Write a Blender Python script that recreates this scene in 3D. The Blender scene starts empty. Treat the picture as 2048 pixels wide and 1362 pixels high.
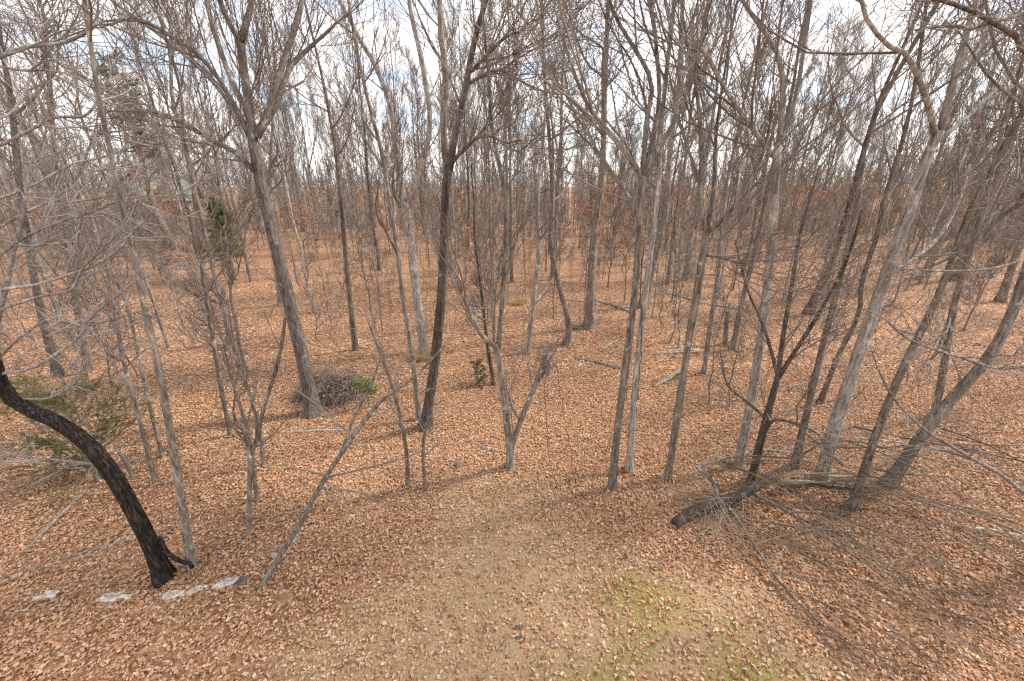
import bpy, math
import numpy as np
from mathutils import Vector

# ------------------------------------------------------------------ camera, sky, sun, exposure
sc = bpy.context.scene
col = sc.collection
CAM_H, PITCH, FPX = 6.5, math.radians(21.3), 796.0
cam = bpy.data.cameras.new('camera')
cam.sensor_width = 36.0; cam.lens = FPX / 2048 * 36; cam.clip_start = 0.05; cam.clip_end = 3000
camo = bpy.data.objects.new('camera', cam); col.objects.link(camo)
camo.location = (0, 0, CAM_H); camo.rotation_euler = (math.pi / 2 - PITCH, 0, 0)
sc.camera = camo

SUN_EL, SUN_AZ = math.radians(46), math.radians(72)      # azimuth clockwise from +Y
world = bpy.data.worlds.new('World'); sc.world = world; world.use_nodes = True
nt = world.node_tree; nt.nodes.clear()
def N(t, typ, **kw):
    n = t.nodes.new(typ)
    for k, v in kw.items(): setattr(n, k, v)
    return n
w_out = N(nt, 'ShaderNodeOutputWorld')
sky = N(nt, 'ShaderNodeTexSky', sky_type='NISHITA', sun_disc=False, sun_elevation=SUN_EL, sun_rotation=SUN_AZ)
sky.air_density = 1.0; sky.dust_density = 1.5; sky.ozone_density = 1.5
bg_sky = N(nt, 'ShaderNodeBackground'); bg_sky.inputs[1].default_value = 0.15
bg_cl = N(nt, 'ShaderNodeBackground'); bg_cl.inputs[0].default_value = (1.0, 0.985, 0.97, 1); bg_cl.inputs[1].default_value = 0.70
nt.links.new(sky.outputs[0], bg_sky.inputs[0])
tc = N(nt, 'ShaderNodeTexCoord'); sep = N(nt, 'ShaderNodeSeparateXYZ'); nt.links.new(tc.outputs['Generated'], sep.inputs[0])
addz = N(nt, 'ShaderNodeMath', operation='MAXIMUM'); nt.links.new(sep.outputs[2], addz.inputs[0]); addz.inputs[1].default_value = 0.0
addz2 = N(nt, 'ShaderNodeMath', operation='ADD'); nt.links.new(addz.outputs[0], addz2.inputs[0]); addz2.inputs[1].default_value = 0.22
div = N(nt, 'ShaderNodeVectorMath', operation='DIVIDE'); nt.links.new(tc.outputs['Generated'], div.inputs[0])
comb = N(nt, 'ShaderNodeCombineXYZ')
for i in range(3): nt.links.new(addz2.outputs[0], comb.inputs[i])
nt.links.new(comb.outputs[0], div.inputs[1])
ns = N(nt, 'ShaderNodeTexNoise'); ns.inputs['Scale'].default_value = 1.9; ns.inputs['Detail'].default_value = 9; ns.inputs['Roughness'].default_value = 0.6
nt.links.new(div.outputs[0], ns.inputs['Vector'])
ramp = N(nt, 'ShaderNodeValToRGB'); ramp.color_ramp.elements[0].position = 0.33; ramp.color_ramp.elements[1].position = 0.52
nt.links.new(ns.outputs[0], ramp.inputs[0])
mixw = N(nt, 'ShaderNodeMixShader')
nt.links.new(ramp.outputs[0], mixw.inputs[0]); nt.links.new(bg_sky.outputs[0], mixw.inputs[1]); nt.links.new(bg_cl.outputs[0], mixw.inputs[2])
nt.links.new(mixw.outputs[0], w_out.inputs[0])

sun = bpy.data.lights.new('sun', 'SUN'); sun.energy = 2.4; sun.angle = math.radians(7); sun.color = (1.0, 0.93, 0.84)
suno = bpy.data.objects.new('sun', sun); col.objects.link(suno)
sd = Vector((math.sin(SUN_AZ) * math.cos(SUN_EL), math.cos(SUN_AZ) * math.cos(SUN_EL), math.sin(SUN_EL)))
suno.rotation_euler = sd.to_track_quat('Z', 'Y').to_euler(); suno.location = sd * 50

vs = sc.view_settings
vs.view_transform = 'Standard'; vs.look = 'None'; vs.exposure = 1.34; vs.gamma = 1; vs.use_curve_mapping = False
sc.render.engine = 'CYCLES'
sc.cycles.use_denoising = False
sc.cycles.sample_clamp_direct = 3; sc.cycles.sample_clamp_indirect = 2; sc.cycles.max_bounces = 5; sc.cycles.diffuse_bounces = 3; sc.cycles.transparent_max_bounces = 4
sc.cycles.pixel_filter_type = 'BLACKMAN_HARRIS'; sc.cycles.filter_width = 1.3

RNG = np.random.default_rng(7)

# ------------------------------------------------------------------ helpers: pixels to places
CP, SP = math.cos(PITCH), math.sin(PITCH)
def gh(x, y):
    x = np.asarray(x, float); y = np.asarray(y, float)
    d = np.hypot(x, y); far = np.clip((d - 8) / 15, 0, 1)
    ss = lambda a, b_: (lambda q: q * q * (3 - 2 * q))(np.clip((d - a) / (b_ - a), 0, 1))
    return (0.05 * np.sin(.9 * x + 1.3) * np.cos(.8 * y) + far * (0.16 * np.sin(.31 * x + 1) * np.cos(.27 * y + .4)
            + 0.30 * np.sin(.085 * x + .5) * np.sin(.075 * y + 1.0)) - 7 * ss(70, 125) + 12 * ss(150, 290))
def ray(px, py):
    u = (px - 1024) / FPX; v = (681 - py) / FPX
    return np.array([u, CP + v * SP, -SP + v * CP])
def atY(px, py, Y):                                    # the point of that sight line at ground distance Y
    d = ray(px, py); return np.array([0, 0, CAM_H]) + d * (Y / d[1])
def G(px, py):                                         # where that sight line meets the ground
    d = ray(px, py); z = 0.0
    for _ in range(8):
        t = (z - CAM_H) / d[2]; p = np.array([0, 0, CAM_H]) + d * t; z = float(gh(p[0], p[1]))
    return p
def px2r(px, py, w, p):                                # pixel width to radius at p
    depth = p[1] * CP + (CAM_H - p[2]) * SP
    u = (px - 1024) / FPX
    return 0.5 * w * depth / FPX / math.sqrt(1 + 0.6 * u * u)

# ------------------------------------------------------------------ helpers: materials
def mat(name):
    m = bpy.data.materials.new(name); m.use_nodes = True
    t = m.node_tree; b = t.nodes['Principled BSDF']; b.inputs['Roughness'].default_value = 0.9
    b.inputs['Specular IOR Level'].default_value = 0.2
    return m, t, b
def rampnode(t, stops):
    r = N(t, 'ShaderNodeValToRGB'); e = r.color_ramp.elements
    while len(e) < len(stops): e.new(0.5)
    for k, (p, c) in enumerate(stops): e[k].position = p; e[k].color = (*c, 1)
    return r
def bark(name, dark, mid, light, lichen=0.0, lich_col=(.42, .43, .36), fine=1.0):
    m, t, b = mat(name)
    co = N(t, 'ShaderNodeTexCoord'); mp = N(t, 'ShaderNodeMapping'); mp.inputs['Scale'].default_value = (19 * fine, 19 * fine, 3.2 * fine)
    t.links.new(co.outputs['Object'], mp.inputs[0])
    n1 = N(t, 'ShaderNodeTexNoise'); n1.inputs['Scale'].default_value = 1; n1.inputs['Detail'].default_value = 6; n1.inputs['Roughness'].default_value = .65
    t.links.new(mp.outputs[0], n1.inputs['Vector'])
    r = rampnode(t, [(.32, dark), (.5, mid), (.68, light)]); t.links.new(n1.outputs[0], r.inputs[0])
    n2 = N(t, 'ShaderNodeTexNoise'); n2.inputs['Scale'].default_value = 4.5; n2.inputs['Detail'].default_value = 8; n2.inputs['Roughness'].default_value = .7
    t.links.new(co.outputs['Object'], n2.inputs['Vector'])
    lr = rampnode(t, [(.62 - .2 * lichen, (0, 0, 0)), (.70 - .2 * lichen, (1, 1, 1))]); t.links.new(n2.outputs[0], lr.inputs[0])
    sc_ = N(t, 'ShaderNodeMath', operation='MULTIPLY'); t.links.new(lr.outputs[0], sc_.inputs[0]); sc_.inputs[1].default_value = .75 if lichen > 0 else .15
    mx = N(t, 'ShaderNodeMix', data_type='RGBA'); t.links.new(sc_.outputs[0], mx.inputs['Factor'])
    t.links.new(r.outputs[0], mx.inputs[6]); mx.inputs[7].default_value = (*lich_col, 1)
    oi = N(t, 'ShaderNodeObjectInfo'); hv = N(t, 'ShaderNodeHueSaturation')
    mr = N(t, 'ShaderNodeMapRange'); t.links.new(oi.outputs['Random'], mr.inputs[0]); mr.inputs[3].default_value = .92; mr.inputs[4].default_value = 1.42
    n3 = N(t, 'ShaderNodeTexNoise'); n3.inputs['Scale'].default_value = 1.3; n3.inputs['Detail'].default_value = 4; t.links.new(co.outputs['Object'], n3.inputs['Vector'])
    m3 = N(t, 'ShaderNodeMapRange'); t.links.new(n3.outputs[0], m3.inputs[0]); m3.inputs[1].default_value = .3; m3.inputs[2].default_value = .7; m3.inputs[3].default_value = .72; m3.inputs[4].default_value = 1.3
    mv = N(t, 'ShaderNodeMath', operation='MULTIPLY'); t.links.new(mr.outputs[0], mv.inputs[0]); t.links.new(m3.outputs[0], mv.inputs[1])
    t.links.new(mv.outputs[0], hv.inputs['Value']); t.links.new(mx.outputs[2], hv.inputs['Color'])
    t.links.new(hv.outputs[0], b.inputs['Base Color'])
    bp = N(t, 'ShaderNodeBump'); bp.inputs['Strength'].default_value = 1; bp.inputs['Distance'].default_value = .04
    t.links.new(n1.outputs[0], bp.inputs['Height']); t.links.new(bp.outputs[0], b.inputs['Normal'])
    return m
def plain(name, c1, c2, scale=6.0, rough=.9, bump=0.3):
    m, t, b = mat(name)
    co = N(t, 'ShaderNodeTexCoord'); n1 = N(t, 'ShaderNodeTexNoise'); n1.inputs['Scale'].default_value = scale; n1.inputs['Detail'].default_value = 7
    t.links.new(co.outputs['Object'], n1.inputs['Vector'])
    r = rampnode(t, [(.35, c1), (.65, c2)]); t.links.new(n1.outputs[0], r.inputs[0]); t.links.new(r.outputs[0], b.inputs['Base Color'])
    bp = N(t, 'ShaderNodeBump'); bp.inputs['Strength'].default_value = bump; bp.inputs['Distance'].default_value = .03
    t.links.new(n1.outputs[0], bp.inputs['Height']); t.links.new(bp.outputs[0], b.inputs['Normal'])
    b.inputs['Roughness'].default_value = rough
    return m
def attr_mat(name, transl=0.0):
    m, t, b = mat(name)
    a = N(t, 'ShaderNodeAttribute', attribute_name='col'); t.links.new(a.outputs['Color'], b.inputs['Base Color'])
    b.inputs['Roughness'].default_value = .75
    if transl > 0:
        tr = N(t, 'ShaderNodeBsdfTranslucent'); t.links.new(a.outputs['Color'], tr.inputs[0])
        mx = N(t, 'ShaderNodeMixShader'); mx.inputs[0].default_value = transl
        t.links.new(b.outputs[0], mx.inputs[1]); t.links.new(tr.outputs[0], mx.inputs[2])
        t.links.new(mx.outputs[0], t.nodes['Material Output'].inputs[0])
    return m
M = {
 'grey': bark('bark_grey', (.06, .05, .042), (.16, .136, .116), (.30, .265, .23), .25),
 'pale': bark('bark_pale', (.09, .078, .068), (.24, .21, .185), (.40, .365, .325), .35, (.46, .46, .40)),
 'brown': bark('bark_brown', (.055, .043, .035), (.145, .118, .097), (.26, .22, .185), .15),
 'dark': bark('bark_dark', (.03, .024, .02), (.075, .06, .05), (.14, .115, .095), .1),
 'black': bark('bark_black', (.007, .006, .005), (.02, .016, .013), (.085, .068, .055), 0, fine=1.7),
 'lichen': bark('bark_lichen', (.10, .085, .07), (.19, .165, .14), (.30, .27, .24), .7, (.48, .50, .42), fine=1.5),
 'oak': bark('bark_oak', (.045, .036, .03), (.115, .095, .082), (.21, .18, .158), .12, (.34, .34, .29), fine=1.3),
 'oaklimb': bark('bark_oak_limb', (.085, .07, .058), (.17, .145, .122), (.27, .24, .21), .42, (.40, .41, .35), fine=1.5),
 'twig_silver': plain('twig_silver', (.16, .135, .12), (.40, .36, .33), 2.0, bump=0),
 'silver': bark('bark_silver', (.13, .115, .105), (.25, .225, .205), (.40, .37, .345), .3, (.5, .48, .45), fine=2),
 'twig': plain('twig_brown', (.14, .113, .095), (.245, .20, .17), 3.0, bump=0),
 'twig_grey': plain('twig_grey', (.175, .15, .13), (.31, .27, .235), 3.0, bump=0),
 'whip': plain('whip_tan', (.19, .145, .10), (.33, .265, .20), 3.0, bump=0),
 'whipdark': plain('whip_dark', (.075, .057, .042), (.22, .17, .125), 2.0, bump=0),
 'log': bark('log_grey', (.09, .07, .055), (.20, .165, .135), (.32, .28, .235), .2),
 'logpale': bark('log_pale', (.20, .165, .135), (.34, .29, .25), (.48, .43, .38), 0),
 'stone': plain('stone_pale', (.27, .22, .185), (.60, .54, .49), 14.0, bump=1),
 'stonedark': plain('stone_dark', (.06, .055, .05), (.16, .14, .13), 9.0, bump=.8),
 'leaf': attr_mat('dry_leaf', .18), 'green': attr_mat('needle', .2),
 'deadleaf': attr_mat('dead_leaf_hanging', .35),
}

# ------------------------------------------------------------------ helpers: meshes
def link(name, me, parent=None):
    o = bpy.data.objects.new(name, me); col.objects.link(o)
    if parent is not None: o.parent = parent
    return o
def tag(o, label=None, cat=None, group=None, kind=None):
    if label: o['label'] = label
    if cat: o['category'] = cat
    if group: o['group'] = group
    if kind: o['kind'] = kind
    return o
def empty(name, loc): 
    o = bpy.data.objects.new(name, None); col.objects.link(o); o.location = loc; o.empty_display_size = .3; return o
def mesh_np(name, V, F, material, smooth=True, colr=None):
    """F: (n,3) or (n,4) array"""
    me = bpy.data.meshes.new(name)
    V = np.ascontiguousarray(V, np.float32); F = np.ascontiguousarray(F, np.int32)
    k = F.shape[1]
    me.vertices.add(len(V)); me.vertices.foreach_set('co', V.ravel())
    me.loops.add(F.size); me.loops.foreach_set('vertex_index', F.ravel())
    me.polygons.add(len(F)); me.polygons.foreach_set('loop_start', np.arange(0, F.size, k, dtype=np.int32))
    if smooth: me.polygons.foreach_set('use_smooth', np.ones(len(F), bool))
    if colr is not None:
        a = me.attributes.new('col', 'FLOAT_COLOR', 'FACE')
        c = np.ones((len(F), 4), np.float32); c[:, :3] = colr; a.data.foreach_set('color', c.ravel())
    me.materials.append(material); me.update(calc_edges=True)
    return me
def norm(a): return a / np.maximum(np.linalg.norm(a, axis=-1, keepdims=True), 1e-9)
def tubes(P, R, sides):
    """batch of tubes; P (N,K,3), R (N,K) -> verts, quads (open ends, tips pinched by radius)"""
    Nn, K = R.shape
    T = np.empty_like(P); T[:, 1:-1] = P[:, 2:] - P[:, :-2]; T[:, 0] = P[:, 1] - P[:, 0]; T[:, -1] = P[:, -1] - P[:, -2]
    T = norm(T); mean = norm(P[:, -1] - P[:, 0])
    ref = np.where(np.abs(mean[:, 2:3]) < .75, np.array([[0, 0, 1.]]), np.array([[1., 0, 0]]))
    A = norm(np.cross(T, ref[:, None, :])); B = np.cross(T, A)
    ang = np.arange(sides) * 2 * math.pi / sides
    V = P[:, :, None, :] + R[:, :, None, None] * (np.cos(ang)[None, None, :, None] * A[:, :, None, :] + np.sin(ang)[None, None, :, None] * B[:, :, None, :])
    idx = np.arange(Nn * K * sides).reshape(Nn, K, sides)
    a = idx[:, :-1]; b = idx[:, 1:]
    F = np.stack([a, np.roll(a, -1, 2), np.roll(b, -1, 2), b], -1).reshape(-1, 4)
    return V.reshape(-1, 3), F
class Acc:
    def __init__(s): s.V = []; s.F = []; s.n = 0
    def add(s, V, F): s.V.append(V); s.F.append(F + s.n); s.n += len(V)
    def get(s): return np.concatenate(s.V), np.concatenate(s.F)
def smooth_line(pts, K):
    """Catmull-Rom through pts (n,d) sampled at K points by length"""
    p = np.asarray(pts, float)
    if len(p) == 2: return p[0] + (p[1] - p[0]) * np.linspace(0, 1, K)[:, None]
    e = np.vstack([2 * p[0] - p[1], p, 2 * p[-1] - p[-2]])
    out = []
    for i in range(1, len(e) - 2):
        t = np.linspace(0, 1, 8, endpoint=False)[:, None]
        a, b, c, d = e[i - 1], e[i], e[i + 1], e[i + 2]
        out.append(.5 * ((2 * b) + (c - a) * t + (2 * a - 5 * b + 4 * c - d) * t ** 2 + (3 * b - a - 3 * c + d) * t ** 3))
    out = np.vstack(out + [p[-1:]])
    s = np.r_[0, np.cumsum(np.linalg.norm(np.diff(out[:, :3], axis=0), axis=1))]
    q = np.linspace(0, s[-1], K)
    return np.stack([np.interp(q, s, out[:, k]) for k in range(p.shape[1])], 1)
def stem_mesh(name, P, R, sides, material, flare=0.0, rng=RNG, rough=.05):
    """one stem with root flare and an uneven surface; P (K,3) local"""
    K = len(P)
    V, F = tubes(P[None], R[None], sides)
    V = V.reshape(K, sides, 3); c = P[:, None, :]
    ang = np.arange(sides) * 2 * math.pi / sides
    h = np.r_[0, np.cumsum(np.linalg.norm(np.diff(P, axis=0), axis=1))]
    k = 1 + rough * (np.sin(2 * ang + rng.uniform(0, 6))[None, :] * np.sin(h * 1.7 / max(R[0], .05) * .12 + rng.uniform(0, 6))[:, None]
                     + .8 * rng.normal(size=(K, sides)) * .5)
    if flare > 0:
        lob = 1 + .35 * np.cos(3 * ang + rng.uniform(0, 6)) + .25 * np.cos(5 * ang + rng.uniform(0, 6))
        k = k + flare * np.exp(-np.maximum(h - .12, 0) / (1.1 * R[0] + .03))[:, None] * lob[None, :]
    V = c + (V - c) * k[:, :, None]
    V = V.reshape(-1, 3)
    # caps
    V = np.vstack([V, P[-1] + (P[-1] - P[-2]) * .02, P[0] - (P[1] - P[0]) * .02])
    top = np.arange((K - 1) * sides, K * sides); n = len(V) - 2
    capF = np.stack([top, np.roll(top, -1), np.full(sides, n), np.full(sides, n)], 1)
    me = bpy.data.meshes.new(name)
    me.from_pydata(V.tolist(), [], F.tolist() + [[int(a), int(b), n] for a, b, _, _ in capF] + [[(k + 1) % sides, k, n + 1] for k in range(sides)])
    me.polygons.foreach_set('use_smooth', np.ones(len(me.polygons), bool))
    me.materials.append(material); me.update()
    return me
def grow(P, R, n, t0, t1, len0, len1, ang, K, up=.1, wig=.12, rtip=.003, rratio=.6, rng=RNG, rmax=9., spread=.25, bias=None):
    """n children on every parent; lengths in metres from len0 (at t0) to len1 (at t1)"""
    Nn, Kp = R.shape
    t = np.linspace(t0, t1, n)[None, :] + rng.uniform(-.5, .5, (Nn, n)) * (t1 - t0) / max(n, 1)
    t = np.clip(t, .02, .99); f = t * (Kp - 1); i = np.minimum(f.astype(int), Kp - 2); w = f - i
    ar = np.arange(Nn)[:, None]
    p0 = P[ar, i] * (1 - w[..., None]) + P[ar, i + 1] * w[..., None]
    r0 = R[ar, i] * (1 - w) + R[ar, i + 1] * w
    T = norm(P[ar, i + 1] - P[ar, i])
    rv = rng.normal(size=T.shape); rv -= (rv * T).sum(-1, keepdims=True) * T; rv = norm(rv)
    if bias is not None: rv = norm(rv + np.asarray(bias))
    a = ang * (1 + spread * rng.normal(size=(Nn, n)))[..., None]
    D = norm(np.cos(a) * T + np.sin(a) * rv)
    L = (len0 + (len1 - len0) * np.clip((t - t0) / max(t1 - t0, 1e-6), 0, 1)) * rng.uniform(.55, 1.3, (Nn, n))
    D = D.reshape(-1, 3); p = p0.reshape(-1, 3); L = L.reshape(-1); r = np.minimum(r0.reshape(-1) * rratio, rmax)
    out = [p]; step = (L / (K - 1))[:, None]
    for _ in range(K - 1):
        D = norm(D + wig * rng.normal(size=D.shape) + np.array([0, 0, up]))
        p = p + D * step; out.append(p)
    C = np.stack(out, 1)
    s = np.linspace(0, 1, K)[None, :]
    r = np.maximum(r, rtip * 1.3)
    CR = r[:, None] * (1 - s) ** .8 + rtip * s * np.minimum(1, r[:, None] / rtip)
    return C, np.maximum(CR, rtip)
def keep(C, R, frac, rng): 
    m = rng.random(len(C)) < frac; return C[m], R[m]
def resamp(P, R, K):
    q = smooth_line(np.c_[P, R], K); return q[:, :3], q[:, 3]


# ------------------------------------------------------------------ ground
def blob(x, y, cx, cy, rx, ry): return np.exp(-(((x - cx) / rx) ** 2 + ((y - cy) / ry) ** 2))
def moss_mask(x, y):
    m = .75 * blob(x, y, 1.8, 4.7, 1.1, .7) + .6 * blob(x, y, 3.1, 3.9, 1.5, .9) + .55 * blob(x, y, 1.2, 3.5, 1.3, .6) + .35 * blob(x, y, 2.4, 3.2, 2.6, .9)
    m = m + .25 * blob(x, y, -.3, 4.6, .9, .6) + .22 * blob(x, y, -1.6, 4.7, .8, .4) + .2 * blob(x, y, -.9, 6.0, 1.2, .6)
    m = m * (.72 + .5 * np.sin(2.1 * x + 1.2 * np.sin(2.6 * y)) * np.sin(2.4 * y + 1.1 * np.sin(1.7 * x)))
    return np.clip(m, 0, 1)
def bare_mask(x, y):                                   # trodden lawn where the leaves lie thin
    m = .9 * blob(x, y, .1, 5.0, 2.4, 1.6) + .75 * blob(x, y, -.4, 7.2, 1.5, .8) + .6 * blob(x, y, -2.2, 3.6, 1.8, .9) + .6 * blob(x, y, 3.6, 4.6, 1.2, .6) + .7 * blob(x, y, 2, 3.2, 3.2, 1.0)
    return np.clip(m + moss_mask(x, y) * .7, 0, 1)
n = 210
sgrid = np.linspace(-1, 1, n); ax = 3 * np.sinh(5.6 * sgrid)
X, Y = np.meshgrid(ax, ax + 5.0, indexing='xy')
Z = gh(X, Y) + .012 * np.sin(7 * X + 3 * np.sin(2 * Y)) * np.sin(6 * Y + 2 * np.sin(3 * X))
V = np.stack([X, Y, Z], -1).reshape(-1, 3)
idx = np.arange(n * n).reshape(n, n)
F = np.stack([idx[:-1, :-1], idx[:-1, 1:], idx[1:, 1:], idx[1:, :-1]], -1).reshape(-1, 4)
gm, t, b = mat('forest_floor')
co = N(t, 'ShaderNodeTexCoord')
nd = N(t, 'ShaderNodeTexNoise'); nd.inputs['Scale'].default_value = 9; nd.inputs['Detail'].default_value = 3; t.links.new(co.outputs['Object'], nd.inputs['Vector'])
vadd = N(t, 'ShaderNodeMix', data_type='VECTOR'); vadd.inputs['Factor'].default_value = .06
t.links.new(co.outputs['Object'], vadd.inputs[4]); t.links.new(nd.outputs['Color'], vadd.inputs[5])
vo = N(t, 'ShaderNodeTexVoronoi'); vo.inputs['Scale'].default_value = 17; t.links.new(vadd.outputs[1], vo.inputs['Vector'])
sx = N(t, 'ShaderNodeSeparateColor'); t.links.new(vo.outputs['Color'], sx.inputs[0])
lr = rampnode(t, [(.0, (.22, .115, .065)), (.2, (.34, .175, .09)), (.45, (.46, .245, .125)), (.7, (.52, .30, .165)), (.95, (.60, .41, .265))]); t.links.new(sx.outputs[0], lr.inputs[0])
nb = N(t, 'ShaderNodeTexNoise'); nb.inputs['Scale'].default_value = .35; nb.inputs['Detail'].default_value = 6; t.links.new(co.outputs['Object'], nb.inputs['Vector'])
br = rampnode(t, [(.3, (.62, .60, .60)), (.7, (.92, .88, .84))]); t.links.new(nb.outputs[0], br.inputs[0])  # patchy tone; its overall darkening stands in for leaves shading each other
ml = N(t, 'ShaderNodeMix', data_type='RGBA', blend_type='MULTIPLY'); ml.inputs['Factor'].default_value = 1
t.links.new(lr.outputs[0], ml.inputs[6]); t.links.new(br.outputs[0], ml.inputs[7])
am = N(t, 'ShaderNodeAttribute', attribute_name='mask'); sm = N(t, 'ShaderNodeSeparateColor'); t.links.new(am.outputs['Color'], sm.inputs[0])
nf = N(t, 'ShaderNodeTexNoise'); nf.inputs['Scale'].default_value = 22; nf.inputs['Detail'].default_value = 8; nf.inputs['Roughness'].default_value = .7; t.links.new(co.outputs['Object'], nf.inputs['Vector'])
soil = rampnode(t, [(.3, (.24, .155, .085)), (.5, (.40, .27, .155)), (.7, (.55, .385, .235))]); t.links.new(nf.outputs[0], soil.inputs[0])
def gate(src, thr, gain):                              # mask + noise, sharpened
    a = N(t, 'ShaderNodeMath', operation='MULTIPLY_ADD'); t.links.new(nf.outputs[0], a.inputs[0]); a.inputs[1].default_value = .9; t.links.new(src, a.inputs[2])
    m = N(t, 'ShaderNodeMapRange'); t.links.new(a.outputs[0], m.inputs[0]); m.inputs[1].default_value = thr; m.inputs[2].default_value = thr + gain
    return m.outputs[0]
m1 = N(t, 'ShaderNodeMix', data_type='RGBA'); t.links.new(gate(sm.outputs[1], .75, .3), m1.inputs['Factor']); t.links.new(ml.outputs[2], m1.inputs[6]); t.links.new(soil.outputs[0], m1.inputs[7])
moss = rampnode(t, [(.3, (.17, .13, .035)), (.5, (.30, .235, .075)), (.7, (.44, .345, .15))]); t.links.new(nf.outputs[0], moss.inputs[0])
m2 = N(t, 'ShaderNodeMix', data_type='RGBA'); t.links.new(gate(sm.outputs[0], .70, .60), m2.inputs['Factor']); t.links.new(m1.outputs[2], m2.inputs[6]); t.links.new(moss.outputs[0], m2.inputs[7])
t.links.new(m2.outputs[2], b.inputs['Base Color'])
bp = N(t, 'ShaderNodeBump'); bp.inputs['Strength'].default_value = 1; bp.inputs['Distance'].default_value = .06
bsum = N(t, 'ShaderNodeMath', operation='ADD'); t.links.new(sx.outputs[1], bsum.inputs[0]); t.links.new(nf.outputs[0], bsum.inputs[1])
t.links.new(bsum.outputs[0], bp.inputs['Height']); t.links.new(bp.outputs[0], b.inputs['Normal'])
me = mesh_np('ground', V, F, gm)
a = me.attributes.new('mask', 'FLOAT_COLOR', 'POINT'); cc = np.zeros((len(V), 4), np.float32)
cc[:, 0] = moss_mask(V[:, 0], V[:, 1]); cc[:, 1] = bare_mask(V[:, 0], V[:, 1]); a.data.foreach_set('color', cc.ravel())
tag(link('ground', me), 'forest floor and trodden lawn strewn with brown leaves', None, None, 'structure')

# ------------------------------------------------------------------ fallen leaves
PAL = np.array([(.56, .345, .21), (.51, .29, .16), (.45, .235, .12), (.33, .175, .09), (.62, .45, .315), (.21, .12, .07), (.50, .37, .28), (.58, .36, .19)])
PALW = np.array([.22, .20, .15, .11, .13, .06, .08, .05]); PALW = PALW / PALW.sum()
def leaf_quads(P, size, rng, tilt, palette=PAL, weights=PALW, aspect=.62, curl=.40):
    """each leaf: 2 folded quads with a notched outline -> V (N*6), F quads"""
    n = len(P)
    yaw = rng.uniform(0, 2 * math.pi, n); nrm = norm(np.stack([rng.normal(0, tilt, n), rng.normal(0, tilt, n), np.ones(n)], 1))
    T = np.stack([np.cos(yaw), np.sin(yaw), np.zeros(n)], 1); T = norm(T - (T * nrm).sum(1, keepdims=True) * nrm); B = np.cross(nrm, T)
    L = (size * rng.uniform(.6, 1.3, n))[:, None]; W = L * (aspect * rng.uniform(.7, 1.3, n))[:, None] * .5
    f = L * rng.uniform(-curl, curl, n)[:, None]; s1 = rng.uniform(.55, 1.2, (n, 1)); s2 = rng.uniform(.55, 1.2, (n, 1))
    v = np.stack([P - T * L * .5, P + T * L * rng.uniform(-.15, .1, (n, 1)) + B * W * s1 + nrm * f, P + T * L * .5 + B * W * .07 + nrm * f * .5,
                  P + T * L * .5 - B * W * .07 - nrm * f * .3, P + T * L * rng.uniform(-.1, .2, (n, 1)) - B * W * s2 + nrm * f, P + nrm * f * rng.uniform(-.3, .2, (n, 1))], 1)
    i = np.arange(n)[:, None] * 6
    F = np.concatenate([i + np.array([[0, 5, 2, 1]]), i + np.array([[0, 4, 3, 5]])], 0)
    c = palette[rng.choice(len(palette), n, p=weights)] * rng.uniform(.8, 1.18, (n, 1))
    return v.reshape(-1, 3), F, np.concatenate([c, c * rng.uniform(.85, 1.05, (n, 1))], 0)
rng = np.random.default_rng(11)
def scatter(n, y0, y1, k, x0):
    y = np.sqrt(rng.uniform((y0 + x0 / k) ** 2, (y1 + x0 / k) ** 2, n)) - x0 / k
    return rng.uniform(-1, 1, n) * (k * y + x0), y
Vs, Fs, Cs, off = [], [], [], 0
for cnt, y0, y1, size, tilt in ((235000, 1.6, 13.5, .070, .30), (130000, 13.0, 36, .115, .28)):
    x, y = scatter(cnt, y0, y1, 1.32, 3.5)
    dens = (1 - .62 * bare_mask(x, y) - .05 * moss_mask(x, y)) * np.clip(1 - (y - 25) / 10, .1, 1)
    dens *= .62 + .5 * np.clip(.5 + .5 * np.sin(1.1 * x + 2 * np.sin(.7 * y)) * np.sin(1.3 * y + 1.5 * np.sin(.6 * x + 1)), 0, 1)
    m = rng.random(cnt) < dens; x, y = x[m], y[m]
    P = np.stack([x, y, gh(x, y) + .012 + size * .3 * rng.random(len(x))], 1)
    v, f, c = leaf_quads(P, size, rng, tilt)
    if y0 > 10: v, f, c = v.reshape(-1, 6, 3)[:, [0, 1, 2, 4]].reshape(-1, 3), np.arange(len(P))[:, None] * 4 + np.arange(4)[None], c[:len(P)]
    Vs.append(v); Fs.append(f + off); Cs.append(c); off += len(v)
me = mesh_np('leaf_litter', np.concatenate(Vs), np.concatenate(Fs), M['leaf'], False, np.concatenate(Cs))
tag(link('leaf_litter', me), 'carpet of fallen brown and tan oak leaves over the ground', 'leaves', None, 'stuff')
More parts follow.
